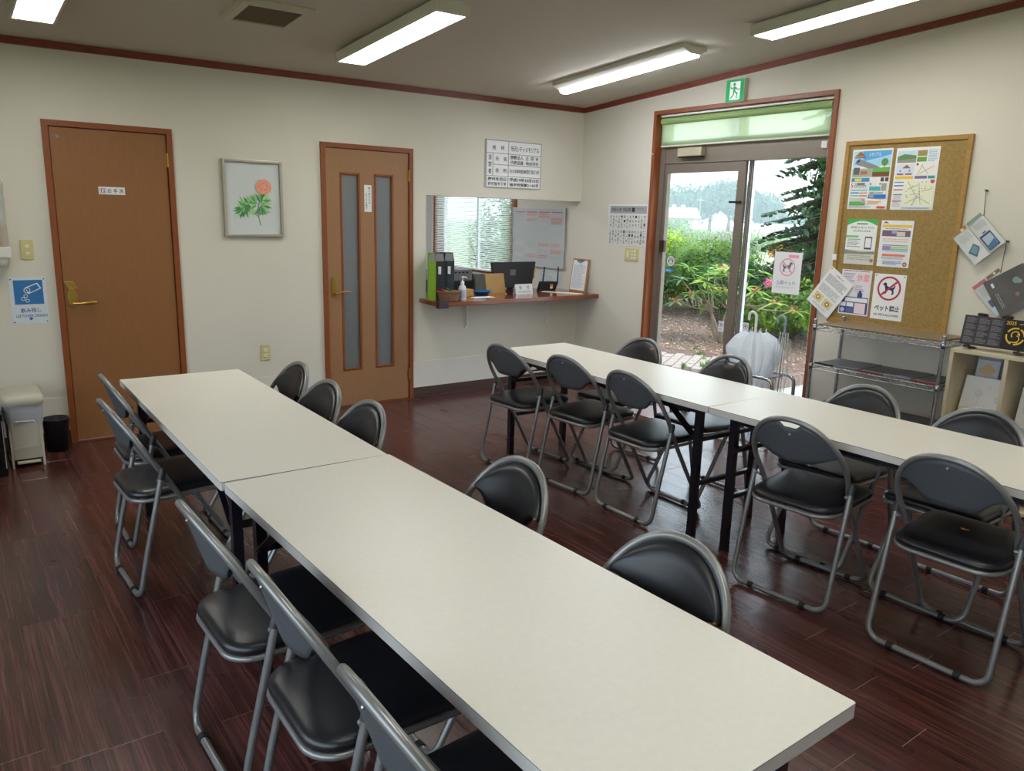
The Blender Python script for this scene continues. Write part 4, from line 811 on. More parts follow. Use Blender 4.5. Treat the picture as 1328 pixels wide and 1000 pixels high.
# office furniture behind
t = thing('office_desk', 'low office desk behind the reception counter', 'desk', (-1.05, .92, 0))
MB().box((-.75, -.38, .69), (.95, .38, .72)).obj('desk_top', mat('desk_grey', '#9c9a94', .5), t)
for x in (-.71, .91):
    for y in (-.34, .34): MB().box((x-.02, y-.02, 0), (x+.02, y+.02, .69)).obj('leg', M_BLACKP, t)
t = thing('printer', 'grey printer with a dark paper slot behind the magazine files', 'printer', (-.93, .86, .72))
MB().cbox((-.20, -.16, 0), (.17, .16, .20), .01).obj('lower_body', mat('printer_dark', '#2b2d33', .5), t); MB().cbox((-.18, -.17, .0), (.16, -.158, .06), .004).obj('tray', mat('tray_beige', '#9a9280', .6), t)
mb = MB().cbox((-.20, -.15, .20), (.17, .16, .31), .01); mb.obj('upper_body', mat('printer_grey', '#8e9199', .5), t)
mb = MB()
for k in range(7): mb.box((-.17+k*.045, -.152, .275), (-.145+k*.045, -.148, .287))
mb.obj('vent_slots', M_BLACKP, t)
MB().cbox((-.17, -.10, .31), (.03, .12, .345), .004).obj('paper_stack', ink('#c8ccd4'), t)
tag(bevel(MB().box((-.725, .70, .72), (-.575, 1.0, .985)).obj('grey_cabinet', mat('cabinet_grey', '#7e8078', .6)), .004), 'small grey cabinet between the printer and the bare clipboard', 'cabinet')
# whiteboard on the office wall
els = []
rw = random.Random(11)
for c in range(4):
    x0 = .05 + c*.235
    els.append(('r', x0, .06, x0+.20, .075, '#b0605c'))
    for (a, b_) in ((.085, .14+.05*rw.random()), (.17, .22+.06*rw.random()), (.26, .30) if c > 1 else (.17, .18), (.60, .66), (.70, .78), (.80, .86)):
        els.append(('l', x0, x0+.20, a, b_, max(1, int((b_-a)/.022)), rw.choice(('#bf7a74', '#b8aeb0', '#c06a64', '#9aa0a4'))))
wb = poster('whiteboard', 'whiteboard with red handwritten columns on the office wall right of the blind', 'whiteboard', (-.012, .632, 1.347), .86, .585, els, 'B', paper='#aeb3b2', thick=.006, rough=.3, sheet='board')
mb = MB()
for a, b in (((-.435, -.012, -.298), (.435, .0, -.287)), ((-.435, -.012, .287), (.435, 0, .298)), ((-.435, -.012, -.287), (-.424, 0, .287)), ((.424, -.012, -.287), (.435, 0, .287))): mb.box(a, b)
mb.obj('rim', M_ALUW, wb)
poster('memo_sheet', 'white memo sheet taped below the whiteboard behind the router', 'notice', (-.003, .42, .965), .36, .14, [('l', .1, .6, .2, .9, 5, '#9aa0a8')], 'B', paper='#b9bfc0')
poster('orange_card', 'small orange figure card taped below the whiteboard beside the monitor', 'card', (-.003, .70, .985), .11, .15, [('c', .5, .4, .28, '#c98a3c'), ('c', .5, .75, .2, '#a8702c'), ('c', .45, .5, .09, '#4a2c18')], 'B', paper='#c2c4be')
# office window and blind
wi = bpy.data.objects.new('window_3', None); C.objects.link(wi); wi['kind'] = 'structure'
mb = MB(); q = .035
for a, b in (((-.012, WY1-q, WZ0), (.12, WY1+.055, WZ1)), ((-.012, WY0-.055, WZ0), (.12, WY0+q, WZ1)), ((-.02, WY0-.055, WZ0-.03), (.12, WY1+.055, WZ0+.01)), ((-.012, WY0-.055, WZ1-.03), (.12, WY1+.055, WZ1+.03))): mb.box(a, b)
mb.obj('window_frame', M_FRAME, wi)
mb = MB(); ym = (WY0+WY1)/2
for ya, yb in ((WY0+q, ym+.02), (ym-.02, WY1-q)):
    for a, b in ((ya, ya+.035), (yb-.035, yb)): mb.box((.07, a, WZ0+.01), (.10, b, WZ1-.03))
mb.obj('sash', M_ALUW, wi); MB().box((.083, WY0+q, WZ0), (.087, WY1-q, WZ1)).obj('pane', M_GLASS, wi)
vb = thing('venetian_blind', 'white venetian blind of thin slats over the office window', 'blind', (-.035, 0, 0))
sm = translucent('blind_slat', '#f4f8f2', .5, .4, .04)
sl_ = MB(); yA, yB = WY0-.03, WY1-.02
sl_.add([(-.010, yA, .0066), (0, yA, .0014), (.010, yA, -.0070), (-.010, yB, .0066), (0, yB, .0014), (.010, yB, -.0070)],
        [(0,3,4,1), (1,4,5,2)])
slm = sl_.mesh('slat', sm); z = .965
while z < WZ1-.02: put('slat', slm, vb, (0, 0, z)); z += .0208
MB().box((-.014, yA, .945), (.014, yB, .957)).obj('bottom_rail', mat('blind_rail', '#dfe4de', .4), vb)
MB().box((-.018, yA, WZ1-.03), (.018, yB, WZ1+.01)).obj('head_rail', mat('blind_rail', '#dfe4de', .4), vb)
for y in (yA+.08, yA+.5, yA+.88, yB-.35, yB-.1): MB().tube([(-.012, y, .95), (-.012, y, WZ1)], .0011, 4).obj('ladder_cord', M_WHITEP, vb)

# ------------------------------------------------------------------ bins at the left
t = thing('pedal_bin', 'beige pedal bin with a white plastic bag at the left', 'bin', (-4.70, -.30, 0))
BM = mat('bin_beige', '#c6bfae', .5)
mb = MB()
def rr_(w_, d, r, z, n=5):
    out = []
    for cx, cy, a0 in ((w_/2-r, d/2-r, 0), (-w_/2+r, d/2-r, PI/2), (-w_/2+r, -d/2+r, PI), (w_/2-r, -d/2+r, 1.5*PI)):
        for i in range(n+1): a = a0+PI/2*i/n; out.append((cx+r*math.cos(a), cy+r*math.sin(a), z))
    return out
def loft(rings, mb, m=None, cap=True, smooth=True):
    n = len(rings[0]); vs = [p for r in rings for p in r]; fs = []
    for i in range(len(rings)-1):
        for k in range(n): fs.append((i*n+k, i*n+(k+1) % n, (i+1)*n+(k+1) % n, (i+1)*n+k))
    mb.add(vs, fs, m, smooth)
    if cap: mb.add(rings[-1], [tuple(range(n))], m); mb.add(rings[0], [tuple(range(n))[::-1]], m)
loft([rr_(.17, .26, .02, .05), rr_(.185, .29, .025, .36)], mb); 
for x in (-.086, .074): mb.box((x, -.135, 0), (x+.012, -.06, .30)); mb.box((x, .06, 0), (x+.012, .13, .30))
mb.obj('bin_body', BM, t)
mb = MB(); loft([rr_(.21, .32, .035, .385), rr_(.222, .335, .04, .40), rr_(.222, .335, .04, .428), rr_(.20, .31, .05, .445), rr_(.12, .22, .05, .452)], mb); mb.obj('lid', BM, t)
mb = MB(); rg = random.Random(2)
rings = []
for z, g in ((.385, .012), (.35, .018), (.31, .012), (.27, .005)):
    r = rr_(.19, .295, .03, z); rings.append([(x*(1+g*2)+rg.uniform(-.004, .004), y*(1+g)+rg.uniform(-.005, .005), zz + (rg.uniform(-.03, .03) if z == .27 else 0)) for x, y, zz in r])
loft(rings, mb, cap=False); mb.obj('plastic_bag', translucent('bag_film', '#d5d8e0', .4, .3, .1, .15), t)
MB().cbox((-.06, -.155, .028), (.06, -.12, .04), .003).obj('pedal', BM, t); MB().box((-.072, -.137, .055), (.072, -.130, .125)).obj('kick_recess', mat('bin_darker_panel', '#b3ab98', .6), t)  # low front panel in a slightly darker beige than the body
MB().tube([(.05, -.147, .10), (.062, -.150, .24), (.045, -.152, .285), (-.05, -.152, .29)], .004, 6).obj('moulded_rib', BM, t)
t = thing('waste_basket', 'round black waste basket between the pedal bin and the plain door', 'bin', (-4.512, -.135, 0))
MB().lathe([(0, .004), (.062, .004), (.078, .205), (.081, .207), (.081, .212), (.075, .212), (.058, .012), (0, .012)], 28).obj('basket_body', mat('basket_black', '#20202a', .3), t)
MB().tube([(.079*math.cos(a), .079*math.sin(a), .21) for a in [2*PI*i/28 for i in range(28)]], .0035, 6, closed=True).obj('rim', mat('basket_black', '#20202a', .3), t)
t = thing('black_appliance', 'glossy black appliance cut off by the left edge of the picture', 'appliance', (-5.02, -.40, 0))
mb = MB().cbox((-.2, -.17, .0), (.205, .2, .375), .012); mb.obj('cabinet_body', mat('gloss_black', '#101016', .2), t); MB().cbox((-.17, -.18, .05), (.17, -.168, .33), .004).obj('door_panel', mat('gloss_black', '#101016', .2), t)
MB().box((.196, -.178, .05), (.200, -.172, .33)).obj('chrome_strip', M_ALUW, t)

# ------------------------------------------------------------------ wire rack
CH = mat('chrome', '#b4b6ba', .18, .95)
rk = thing('wire_rack', 'chrome wire shelving rack standing below the cork board', 'shelf rack', (0, 0, 0))
RX0, RX1, RY0, RY1 = -.372, -.035, -2.825, -3.655
for x in (RX0, RX1):
    for y in (RY0, RY1):
        p = MB().tube([(x, y, .0), (x, y, .935)], .0115, 10); p.lathe([(.0115, .935), (.013, .938), (.011, .945), (0, .946)], 10, (x, y, 0))
        for k in range(34): p.lathe([(.0115, 0), (.0102, .0012), (.0115, .0024)], 8, (x, y, .03+k*.0265))
        p.obj('post', CH, rk)
def shelf(z):
    s = MB()
    for dz in (0, -.028):
        for a, b in (((RX0, RY0), (RX0, RY1)), ((RX1, RY0), (RX1, RY1)), ((RX0, RY0), (RX1, RY0)), ((RX0, RY1), (RX1, RY1))): s.tube([(*a, z+dz), (*b, z+dz)], .0035, 6)
    for x in (RX0, RX1):
        n = 22; s.tube([(x, RY0+(RY1-RY0)*i/n, z-(.028 if i % 2 else 0)) for i in range(n+1)], .002, 5)
    for y in (RY0, RY1):
        n = 8; s.tube([(RX0+(RX1-RX0)*i/n, y, z-(.028 if i % 2 else 0)) for i in range(n+1)], .002, 5)
    for i in range(1, 24): y = RY0+(RY1-RY0)*i/24; s.tube([(RX0, y, z+.001), (RX1, y, z+.001)], .0018, 4)
    for x in (RX0, RX1):
        for y in (RY0, RY1): s.lathe([(.0135, -.032), (.0155, -.03), (.0155, .006), (.0135, .008)], 10, (x, y, z))
    s.obj('wire_shelf', CH, rk)
for z in (.90, .64, .35, .09): shelf(z)
tag(bevel(MB().box((RX0+.005, RY1+.02, .9062), (RX1-.005, RY0-.02, .914)).obj('plywood_board', mat('plywood', '#857052', .6, var=.2, vscale=25, stretch=(1, 6, 1))), .001), 'thin speckled brown board lying on top of the wire rack', 'board')
ys = [RY0-.018, -2.985, -3.15, -3.32, -3.49, RY1+.018]; MG = mat('grey_board', '#75767c', .6, var=.08, vscale=10)
lbs = ['leftmost of the grey trays on the middle rack shelf', 'second grey tray from the left on the middle rack shelf', 'middle one of the grey trays on the rack shelf', 'fourth grey tray from the left on the middle rack shelf', 'rightmost grey tray with red edging on the middle rack shelf']
for i in range(5):
    t = thing('display_tray', lbs[i], 'tray', (0, 0, .6462), group='grey trays on the middle rack shelf')
    bevel(MB().box((RX0+.01, ys[i]-.004, 0), (RX1-.02, ys[i+1]+.004, .007+.003*(i % 2))).obj('tray_panel', MG, t), .001)
    ec = {0: '#15151a', 1: '#77777c', 2: '#7c4038', 3: '#77777c', 4: '#8a3c2c'}[i]
    MB().box((RX0+.006, ys[i]-.003, 0), (RX0+.0098, ys[i+1]+.003, .011)).obj('front_edge', mat('edge_' + ec[1:], ec, .5), t)
t = tag(bevel(MB().box((RX0+.01, RY1+.02, .3562), (RX1-.02, RY0-.02, .372)).obj('lower_board', mat('grey_board2', '#6c6c72', .6)), .001), 'long grey board on the lower shelf of the wire rack', 'board')

# ------------------------------------------------------------------ cube shelf with leaflets
CS = mat('cream_laminate', '#cfc3a6', .5)
cs = thing('cube_shelf', 'cream cube shelf unit with open compartments at the right edge', 'shelf', (0, 0, 0))
SX0, SX1, SYa, SYb = -.36, -.02, -3.692, -4.545
T = .021; zt = .878
MB().cbox((SX0, SYb, zt-T), (SX1, SYa, zt), .002).obj('top_panel', CS, cs)
for y in (SYa, SYa-.2905, SYa-.581, SYb+T): MB().cbox((SX0, y-T, .0), (SX1, y, zt-T), .0015).obj('upright', CS, cs)
for y in (SYa-T, SYa-.2905-T, SYa-.581-T):
    for z in (.452, .03): MB().cbox((SX0, max(y-.2695, SYb+T), z-T), (SX1, y, z), .0015).obj('shelf_board', CS, cs)
MB().box((SX1-.006, SYb+T, .03), (SX1-.001, SYa-T, zt-T)).obj('back_panel', mat('back_white', '#b9bcc6', .6), cs)
def leaning(name, label, y, x, z, w_, h_, els, lean=.2, thick=.003, paper='#dddbd6', cat='leaflet', rot=0.0):
    t = thing(name, label, cat, (x, y, z)); t.rotation_euler = (Matrix.Rotation(-PI/2, 4, 'Z') @ Matrix.Rotation(rot, 4, 'Z') @ Matrix.Rotation(-lean, 4, 'X')).to_euler()
    MB().box((-w_/2, -thick, 0), (w_/2, 0, h_)).obj('cover', paper_mat(paper), t)
    printed(els, w_, h_, -thick-.0003).obj('print', None, t, (0, 0, h_/2)); return t
y = -3.85
els = [('ring', .38, .36, .06, .075, '#b8b4a4'), ('ring', .38, .36, .03, .04, '#b8b4a4'), ('s', .38, .40, .38, .60, .008, '#b8b4a4'), ('c', .60, .20, .03, '#c4c0b4'), ('ring', .84, .45, .05, .065, '#b8ac94'), ('p', [(0, .74), (.2, .68), (.4, .76), (.6, .70), (.8, .78), (1, .72), (1, 1), (0, 1)], '#d0bda0'), ('l', .1, .9, .82, .92, 3, '#c0a888')]
leaning('white_brochure', 'large white brochure with faint flower drawing in the first shelf compartment', -3.845, -.245, .453, .235, .265, els, .28, .005, '#d8dbe2', 'brochure')
els = [('p', [(.5, .14), (.92, .38), (.5, .62), (.08, .38)], '#d8b48c'), ('t', 'ご案内', .12, .66, .88, .80, '#d05c88'), ('r', .35, .84, .8, .95, '#7c4ca0')]
leaning('peach_card', 'card with a peach diamond and pink lettering behind the white brochure', -3.79, -.115, .453, .125, .345, [(e[0], *[x if k not in (1, 3) else x for k, x in enumerate(e[1:])]) for e in []] + [('p', [(.5, .05), (.92, .17), (.5, .29), (.08, .17)], '#d8b48c'), ('t', 'ご案内', .12, .31, .88, .38, '#d05c88'), ('r', .35, .40, .8, .46, '#7c4ca0')], .18, .002, '#ccd0da', 'card')
leaning('orange_card', 'card with a red and orange shape at the right of the first compartment', -3.925, -.115, .453, .11, .345, [('p', [(.1, .06), (.95, .04), (.98, .25), (.15, .26)], '#b8442c'), ('r', .05, .03, .95, .05, '#3c2c4c'), ('r', .2, .27, .98, .40, '#b88c54')], .18, .002, '#c8a890', 'card')
els = [('vt', '供養', .60, .15, .52, .16, '#3c3c3c'), ('vt', 'のご案内', .80, .18, .60, .09, '#6c6c64'), ('l', .12, .30, .20, .60, 8, '#a8a8a0'), ('r', .22, .72, 1, .86, '#c8b890'), ('t', '寺院墓地', .30, .75, .92, .83, '#5c4c34'), ('p', [(0, .92), (1, .88), (1, 1), (0, 1)], '#a8bcd0')]
leaning('calligraphy_brochure', 'white brochure with brush lettering in front of the second shelf compartment', -4.155, -.245, .453, .235, .245, els, .22, .006, '#dadbd8', 'brochure')
leaning('rear_brochure', 'white brochure leaning behind the calligraphy one in the second compartment', -4.13, -.135, .453, .21, .285, [('vt', '永代', .75, .1, .4, .14, '#3c3c3c'), ('ring', .25, .26, .05, .06, '#b8b4a4')], .18, .006, '#d2d4d2', 'brochure')
leaning('lower_leaflet', 'cream leaflet lying low on the inner shelf board', -3.76, -.30, .4525, .10, .11, [('l', .1, .9, .1, .9, 6, '#b0a890')], 1.35, .002, '#d0c8a8', 'leaflet')
# desk calendar
t = thing('desk_calendar', 'black desk calendar with gold emblem on top of the cube shelf', 'calendar', (-.30, -3.888, zt+.026)); t.rotation_euler = (Matrix.Rotation(-PI/2, 4, 'Z') @ Matrix.Rotation(-.18, 4, 'X')).to_euler()
w_, h_ = .355, .168
MB().cbox((-w_/2, -.006, 0), (w_/2, .012, h_), .003).obj('panel', mat('calendar_black', '#26242a', .4), t)
els = [('r', .02, .04, .60, .96, '#37353a'), ('r', .605, .0, 1, 1, '#1f1f20')]
for r0 in range(4):
    for c0 in range(3):
        x0 = .03+c0*.19; y0 = .06+r0*.225; els.append(('r', x0+.01, y0+.01, x0+.12, y0+.03, '#6c6a70'))
        els.append(('l', x0+.01, x0+.17, y0+.05, y0+.20, 5, '#74706f'))
gd = '#c29a3c'
els += [('t', '2025', .63, .06, .77, .18, gd), ('l', .82, .95, .12, .18, 1, gd), ('ring', .79, .54, .24, .29, gd, .3, 1.6), ('ring', .79, .54, .24, .29, gd, 1.9, 3.3), ('ring', .79, .54, .24, .29, gd, 3.6, 5.0), ('ring', .79, .54, .24, .29, gd, 5.2, 6.2), ('ring', .79, .50, .10, .135, gd, 2.4, 6.4), ('ring', .80, .62, .09, .12, gd, -1.4, 1.6), ('s', .72, .74, .84, .74, .035, gd), ('c', .83, .46, .03, gd)]
printed(els, w_, h_, -.0065).obj('print', None, t, (0, 0, h_/2))
for x in (-.095, .035): MB().lathe([(0, 0), (.026, 0), (.028, .004), (.028, .012), (.024, .016), (0, .016)], 18, (x, .02, h_+.002)).obj('spring_ring', mat('ring_black', '#1b1216', .35), t)
for x in (-.13, .13):
    mb = MB().box((x-.012, -.03, -.018), (x+.012, .09, -.004)); mb.box((x-.006, .0, -.006), (x+.006, .012, .004)); mb.obj('stand_foot', M_BLACKP, t)

# ------------------------------------------------------------------ folding tables
TL, TW, TZ = 1.8, .59, .70
M_TOP = mat('table_laminate', '#e4e0d5', .33, spec=.5, var=.02, vscale=60, bump=.12, bscale=900)
M_EDGE = mat('table_edge', '#d3cecb', .4); M_LINE = mat('edge_line', '#54505c', .5); M_TLEG = mat('table_leg_black', '#14151f', .3, coat=.3)
def table_meshes():
    W = {}
    def rr2(w_, l, r, z, n=3):
        return [(x+TW/2, y-TL/2, z) for x, y, z in rr_(w_, l, r, z, n)]
    mb = MB(); loft([rr2(TW, TL, .006, TZ-.0012), rr2(TW, TL, .006, TZ-.0006), rr2(TW-.001, TL-.001, .006, TZ)], mb, smooth=False); W['tabletop'] = (mb.mesh('tabletop', M_TOP))
    mb = MB(); loft([rr2(TW-.002, TL-.002, .006, TZ-.031), rr2(TW, TL, .006, TZ-.030), rr2(TW, TL, .006, TZ-.0030)], mb, smooth=False); W['edge_band'] = mb.mesh('edge_band', M_EDGE)
    mb = MB(); loft([rr2(TW-.0004, TL-.0004, .006, TZ-.0030), rr2(TW-.0004, TL-.0004, .006, TZ-.0012)], mb, cap=False, smooth=False); W['edge_line'] = mb.mesh('edge_line', M_LINE)
    mb = MB(); mb.box((-.017, -.017, .012), (.017, .017, TZ-.034)); W['leg'] = mb.mesh('leg', M_TLEG)
    mb = MB(); mb.box((-.018, -.018, 0), (.018, .018, .016)); W['foot'] = mb.mesh('foot_cap', M_BLACKP)
    mb = MB(); mb.box((-TW/2+.075, -.010, -.011), (TW/2-.075, .010, .011)); W['crossbar'] = mb.mesh('crossbar', M_TLEG)
    mb = MB(); mb.box((-.012, -TL+.10, TZ-.066), (.012, -.10, TZ-.031)); W['apron_rail'] = mb.mesh('apron_rail', M_TLEG)
    mb = MB(); mb.box((.08, -.02, TZ-.060), (TW-.08, .02, TZ-.031)); W['end_rail'] = mb.mesh('end_rail', M_TLEG)
    mb = MB()
    for dx in (-.012, .012):
        mb.bar((dx, .012, .50), (dx, .215, TZ-.050), .004, .020, up=(1, 0, 0)); 
    mb.bar((0, .0, .495), (0, .03, .52), .026, .03, up=(1, 0, 0)); mb.bar((0, .20, TZ-.06), (0, .235, TZ-.04), .03, .026, up=(1, 0, 0)); W['brace'] = mb.mesh('brace', M_TLEG)
    mb = MB(); mb.tube([(0, -.25, TZ-.10), (0, -TL+.25, TZ-.10)], .005, 6); W['storage_rod'] = mb.mesh('storage_rod', mat('rod_grey', '#6b6e74', .3, .8))
    mb = MB(); mb.tube([(.07, 0, TZ-.034), (.07, 0, TZ-.10), (TW-.07, 0, TZ-.10), (TW-.07, 0, TZ-.034)], .005, 6); W['storage_hanger'] = mb.mesh('storage_hanger', mat('rod_grey'))
    return W
TM = table_meshes()
def table(label, x, y, yaw):
    t = thing('folding_table', label, 'table', (x, y, 0), yaw)
    for k in ('tabletop', 'edge_band', 'edge_line'): put(k, TM[k], t)
    for x_ in (.075, TW-.075): put('apron_rail', TM['apron_rail'], t, (x_, 0, 0))
    for yy, s in ((-.105, -1), (-TL+.105, 1)):
        put('end_rail', TM['end_rail'], t, (0, yy, 0))
        for x_ in (.072, TW-.072):
            l = put('leg', TM['leg'], t, (x_, yy, 0)); put('foot_cap', TM['foot'], l)
            put('brace', TM['brace'], t, (x_, yy, 0), rot=(0, 0, 0 if s > 0 else PI))
        for z in (.27, .50): put('crossbar', TM['crossbar'], t, (TW/2, yy, z))
    for x_ in (.16, .25, .34, .43): put('storage_rod', TM['storage_rod'], t, (x_, 0, 0))
    for yy in (-.30, -TL+.30): put('storage_hanger', TM['storage_hanger'], t, (0, yy, 0))
table('white folding table nearest the plain wooden door', -4.3485, -1.5054, -.0161)
table('white folding table in the foreground, nearest the camera', -4.3714, -3.3239, .0111)
table('white folding table nearest the reception counter', -2.1304, -1.6378, -.0174)
table('white folding table running out of the picture on the right', -2.1637, -3.4425, -.0056)

# ------------------------------------------------------------------ folding chairs
CG = mat('chair_steel', '#8b8b8b', .32, .5, var=.08, vscale=14); CVN = mat('black_vinyl', '#1b1c22', .34, spec=.6, bump=.15, bscale=500, var=.3, vscale=7)
CSH = mat('grey_shell', '#53575c', .5, var=.05, vscale=9); CSC = mat('screw_metal', '#b5b7b9', .3, .9)
def ym(z): return .18 - .5863*(z-.0145)       # plane of the front frame
def arc(c, r, a0, a1, n, f): return [f(c[0]+r*math.cos(a0+(a1-a0)*i/n), c[1]+r*math.sin(a0+(a1-a0)*i/n)) for i in range(n+1)]
HW, HC, HR = .203, .585, .205                # hoop half width, centre height, rise
def BOW(x, z):
    q = max(0, 1-(x/HW)**2); return -.054*q*min(1, max(0, HC+HR*math.sqrt(q)-z)/.19)
def chair_meshes():
    W = {}
    zf = .0155; S = lambda x, z: (x, ym(z), z)
    pts = []
    # floor bar with rounded corners, then up the sides into the hoop
    r = .05; xb = .195
    for i in range(6):
        a = PI/2*i/5; pts.append((xb-r+r*math.sin(a), .18 - .5863*(r-r*math.cos(a))*.85, zf + (r-r*math.cos(a))*.85))
    for z, x in ((.12, .194), (.25, .192), (.36, .191), (.44, .191), (.50, .195), (.545, .202)): pts.append(S(x, z))
    for i in range(0, 13):
        a = PI/2*i/12; pts.append(S(HW*math.cos(a)**.92 if i < 12 else 0, HC + HR*math.sin(a)))
    right = pts; left = [(-x, y, z) for x, y, z in right[:-1]][::-1]
    W['front_frame'] = MB().tube(right+left, .0112, 9, closed=True).mesh('front_frame', CG)
    P = [(.214, -.118, .525), (.214, -.150, .39), (.214, -.195, .20)]; n = 6
    for i in range(n+1):
        a = PI/2*i/n; P.append((.214-r+r*math.cos(a), -.235 + .012*(1-i/n), zf + r*(1-math.sin(a))))
    full = P + [(-x, y, z) for x, y, z in P][::-1]
    W['rear_frame'] = MB().tube(full, .0112, 9).mesh('rear_frame', CG)
    W['hinge_cap'] = MB().tube([(0, -.126, .498), (0, -.117, .53), (0, -.115, .543)], [.0135, .0142, .009], 10).mesh('hinge_cap', mat('cap_dark', '#34363a', .5))
    b = MB(); b.bar((0, -.131, .487), (0, ym(.468), .468), .003, .022, up=(1, 0, 0)); b.tube([(-.006, -.131, .487), (.006, -.131, .487)], .008, 8); b.tube([(-.006, ym(.468), .468), (.006, ym(.468), .468)], .008, 8); W['hinge_bracket'] = b.mesh('hinge_bracket', CG)
    # seat
    def seat_ring(g, z):
        out = []; hw, yf, yb, rf, rb = .200-g, .172-g, -.230+g, max(.02, .055-g*.3), max(.02, .085-g*.6)
        tb = .012
        for cx, cy, a0, rr in ((hw-rf, yf-rf, 0, rf), (-(hw-rf), yf-rf, PI/2, rf), (-(hw-tb-rb), yb+rb, PI, rb), (hw-tb-rb, yb+rb, 1.5*PI, rb)):
            for i in range(7): a = a0+PI/2*i/6; out.append((cx+rr*math.cos(a), cy+rr*math.sin(a), z + (cy+rr*math.sin(a))*.035))
        return out
    mb = MB(); loft([seat_ring(.004, .424), seat_ring(.0, .428), seat_ring(.0, .440), seat_ring(.006, .448), seat_ring(.022, .4525), seat_ring(.06, .455), seat_ring(.11, .4555)], mb)
    W['seat'] = mb.mesh('seat', CVN)
    W['seat_frame'] = MB().tube(seat_ring(.004, .4125), .0092, 8, closed=True).mesh('seat_frame', CG)
    W['seat_strut'] = MB().tube([(-.19, ym(.40), .40), (.19, ym(.40), .40)], .006, 8).mesh('seat_strut', CG)
    W['foot_cap'] = MB().tube([(-.012, 0, 0), (.012, 0, 0)], .0142, 10).mesh('foot_cap', mat('rubber', '#16161a', .7))
    W['screw'] = MB().lathe([(0, .0), (.006, 0), (.005, .002), (0, .003)], 10).mesh('screw', CSC)
    for kind in ('wave', 'slot'):
        for part, y0, y1, ins, m in (('backrest', -.004, .004, .006, CSH), ('back_pad', .004, .022, .0115, CVN)):
            nx, nz = 44, 7; V = []; 
            def topz(x): 
                t = min(1, abs(x)/(HW-.004)); zt = HC + HR*math.sqrt(max(0, 1-t**2)) - ins
                if kind == 'slot' and abs(x) < .046: zt -= .026*(1-(abs(x)/.046)**5)
                return zt
            def botz(x):
                a = abs(x)/HW
                if kind == 'wave': return .600 + .064*(1/(1+math.exp(-(a-.58)*15))) - .05*max(0, a-.8)
                return .602 + .066*a**2
            xm = HW - ins - .003
            while botz(xm) > topz(xm) - .007: xm -= .002
            for i in range(nx+1):
                x = -xm*(.5*math.cos(PI*i/nx)+.5*(1-2*i/nx)); zt, zb = topz(x), botz(x)
                for j in range(nz+1):
                    f = j/nz; z = zb+(zt-zb)*f; bow = BOW(x, z); e = min(f, 1-f)*nz; ed = min(1, e/1.0)*min(1, min(i, nx-i)/1.5)
                    tk = (y1-y0); V.append((x, ym(z)+bow+y0, z)); V.append((x, ym(z)+bow+y0+tk*(.35+.65*ed), z))
            idx = lambda i, j, s: ((i*(nz+1)+j)*2+s); Fc = []
            for i in range(nx):
                for j in range(nz):
                    Fc.append((idx(i,j,0), idx(i+1,j,0), idx(i+1,j+1,0), idx(i,j+1,0))); Fc.append((idx(i,j,1), idx(i,j+1,1), idx(i+1,j+1,1), idx(i+1,j,1)))
                Fc.append((idx(i,0,0), idx(i,0,1), idx(i+1,0,1), idx(i+1,0,0))); Fc.append((idx(i,nz,0), idx(i+1,nz,0), idx(i+1,nz,1), idx(i,nz,1)))
            for j in range(nz): Fc.append((idx(0,j,0), idx(0,j+1,0), idx(0,j+1,1), idx(0,j,1))); Fc.append((idx(nx,j,0), idx(nx,j,1), idx(nx,j+1,1), idx(nx,j+1,0)))
            W[part+kind] = MB().add(V, Fc, None, True).mesh(part, m)
    def tear(pts, y):  # small exposed foam patch as polygon
        return pts
    return W
CM = chair_meshes()
TEAR = mat('torn_foam', '#b0783c', .9, var=.3, vscale=60)
def patch_mesh(r, seed):
    g = random.Random(seed); n = 9; pts = [(r*g.uniform(.6, 1.1)*math.cos(2*PI*i/n), r*g.uniform(.5, 1)*.7*math.sin(2*PI*i/n)) for i in range(n)]
    return MB().add([(x, y, .0) for x, y in pts] + [(x*.8, y*.8, .0022) for x, y in pts], [tuple(range(n, 2*n))] + [(i, (i+1) % n, n+(i+1) % n, n+i) for i in range(n)]).mesh('torn_patch', TEAR)
def chair(label, hx, hy, yaw, kind='wave', tears=()):
    # hx, hy: where the top of the hoop is seen; yaw: 0 faces +Y
    c, s = math.cos(yaw), math.sin(yaw); off = ym(.79)
    t = thing('folding_chair', label, 'chair', (hx - (-s*off), hy - c*off, 0), yaw)
    for k in ('front_frame', 'rear_frame', 'seat', 'seat_frame', 'seat_strut'): put(k, CM[k], t)
    put('backrest', CM['backrest'+kind], t); put('back_pad', CM['back_pad'+kind], t)
    for sx in (-1, 1):
        put('hinge_cap', CM['hinge_cap'], t, (sx*.2135, 0, 0)); put('hinge_bracket', CM['hinge_bracket'], t, (sx*.204, 0, 0))
        put('foot_cap', CM['foot_cap'], t, (sx*.12, .18, .0155)); put('foot_cap', CM['foot_cap'], t, (sx*.12, -.235, .0155))
        put('screw', CM['screw'], t, (sx*.165, ym(.70)+BOW(.165, .70)-.0055, .70), rot=(PI/2-.55, 0, 0))
    zz = .728 if kind == 'slot' else .755
    put('screw', CM['screw'], t, (0, ym(zz)+BOW(0, zz)-.0055, zz), rot=(PI/2-.55, 0, 0))
    for i, (wh, a, b, r) in enumerate(tears):
        pm = patch_mesh(r, i+int(abs(hx*100)))
        if wh == 'seat': put('torn_patch', pm, t, (a, b, .4562 + b*.035 if (abs(a) < .14 and abs(b) < .14) else .4532+b*.035), label='tan foam showing through torn vinyl')
        else: put('torn_patch', pm, t, (a, ym(b) + BOW(a, b) + .0205, b), rot=(-PI/2+.55, 0, 0), label='tan foam showing through torn vinyl')
    return t
RT = -PI/2; LT = PI/2
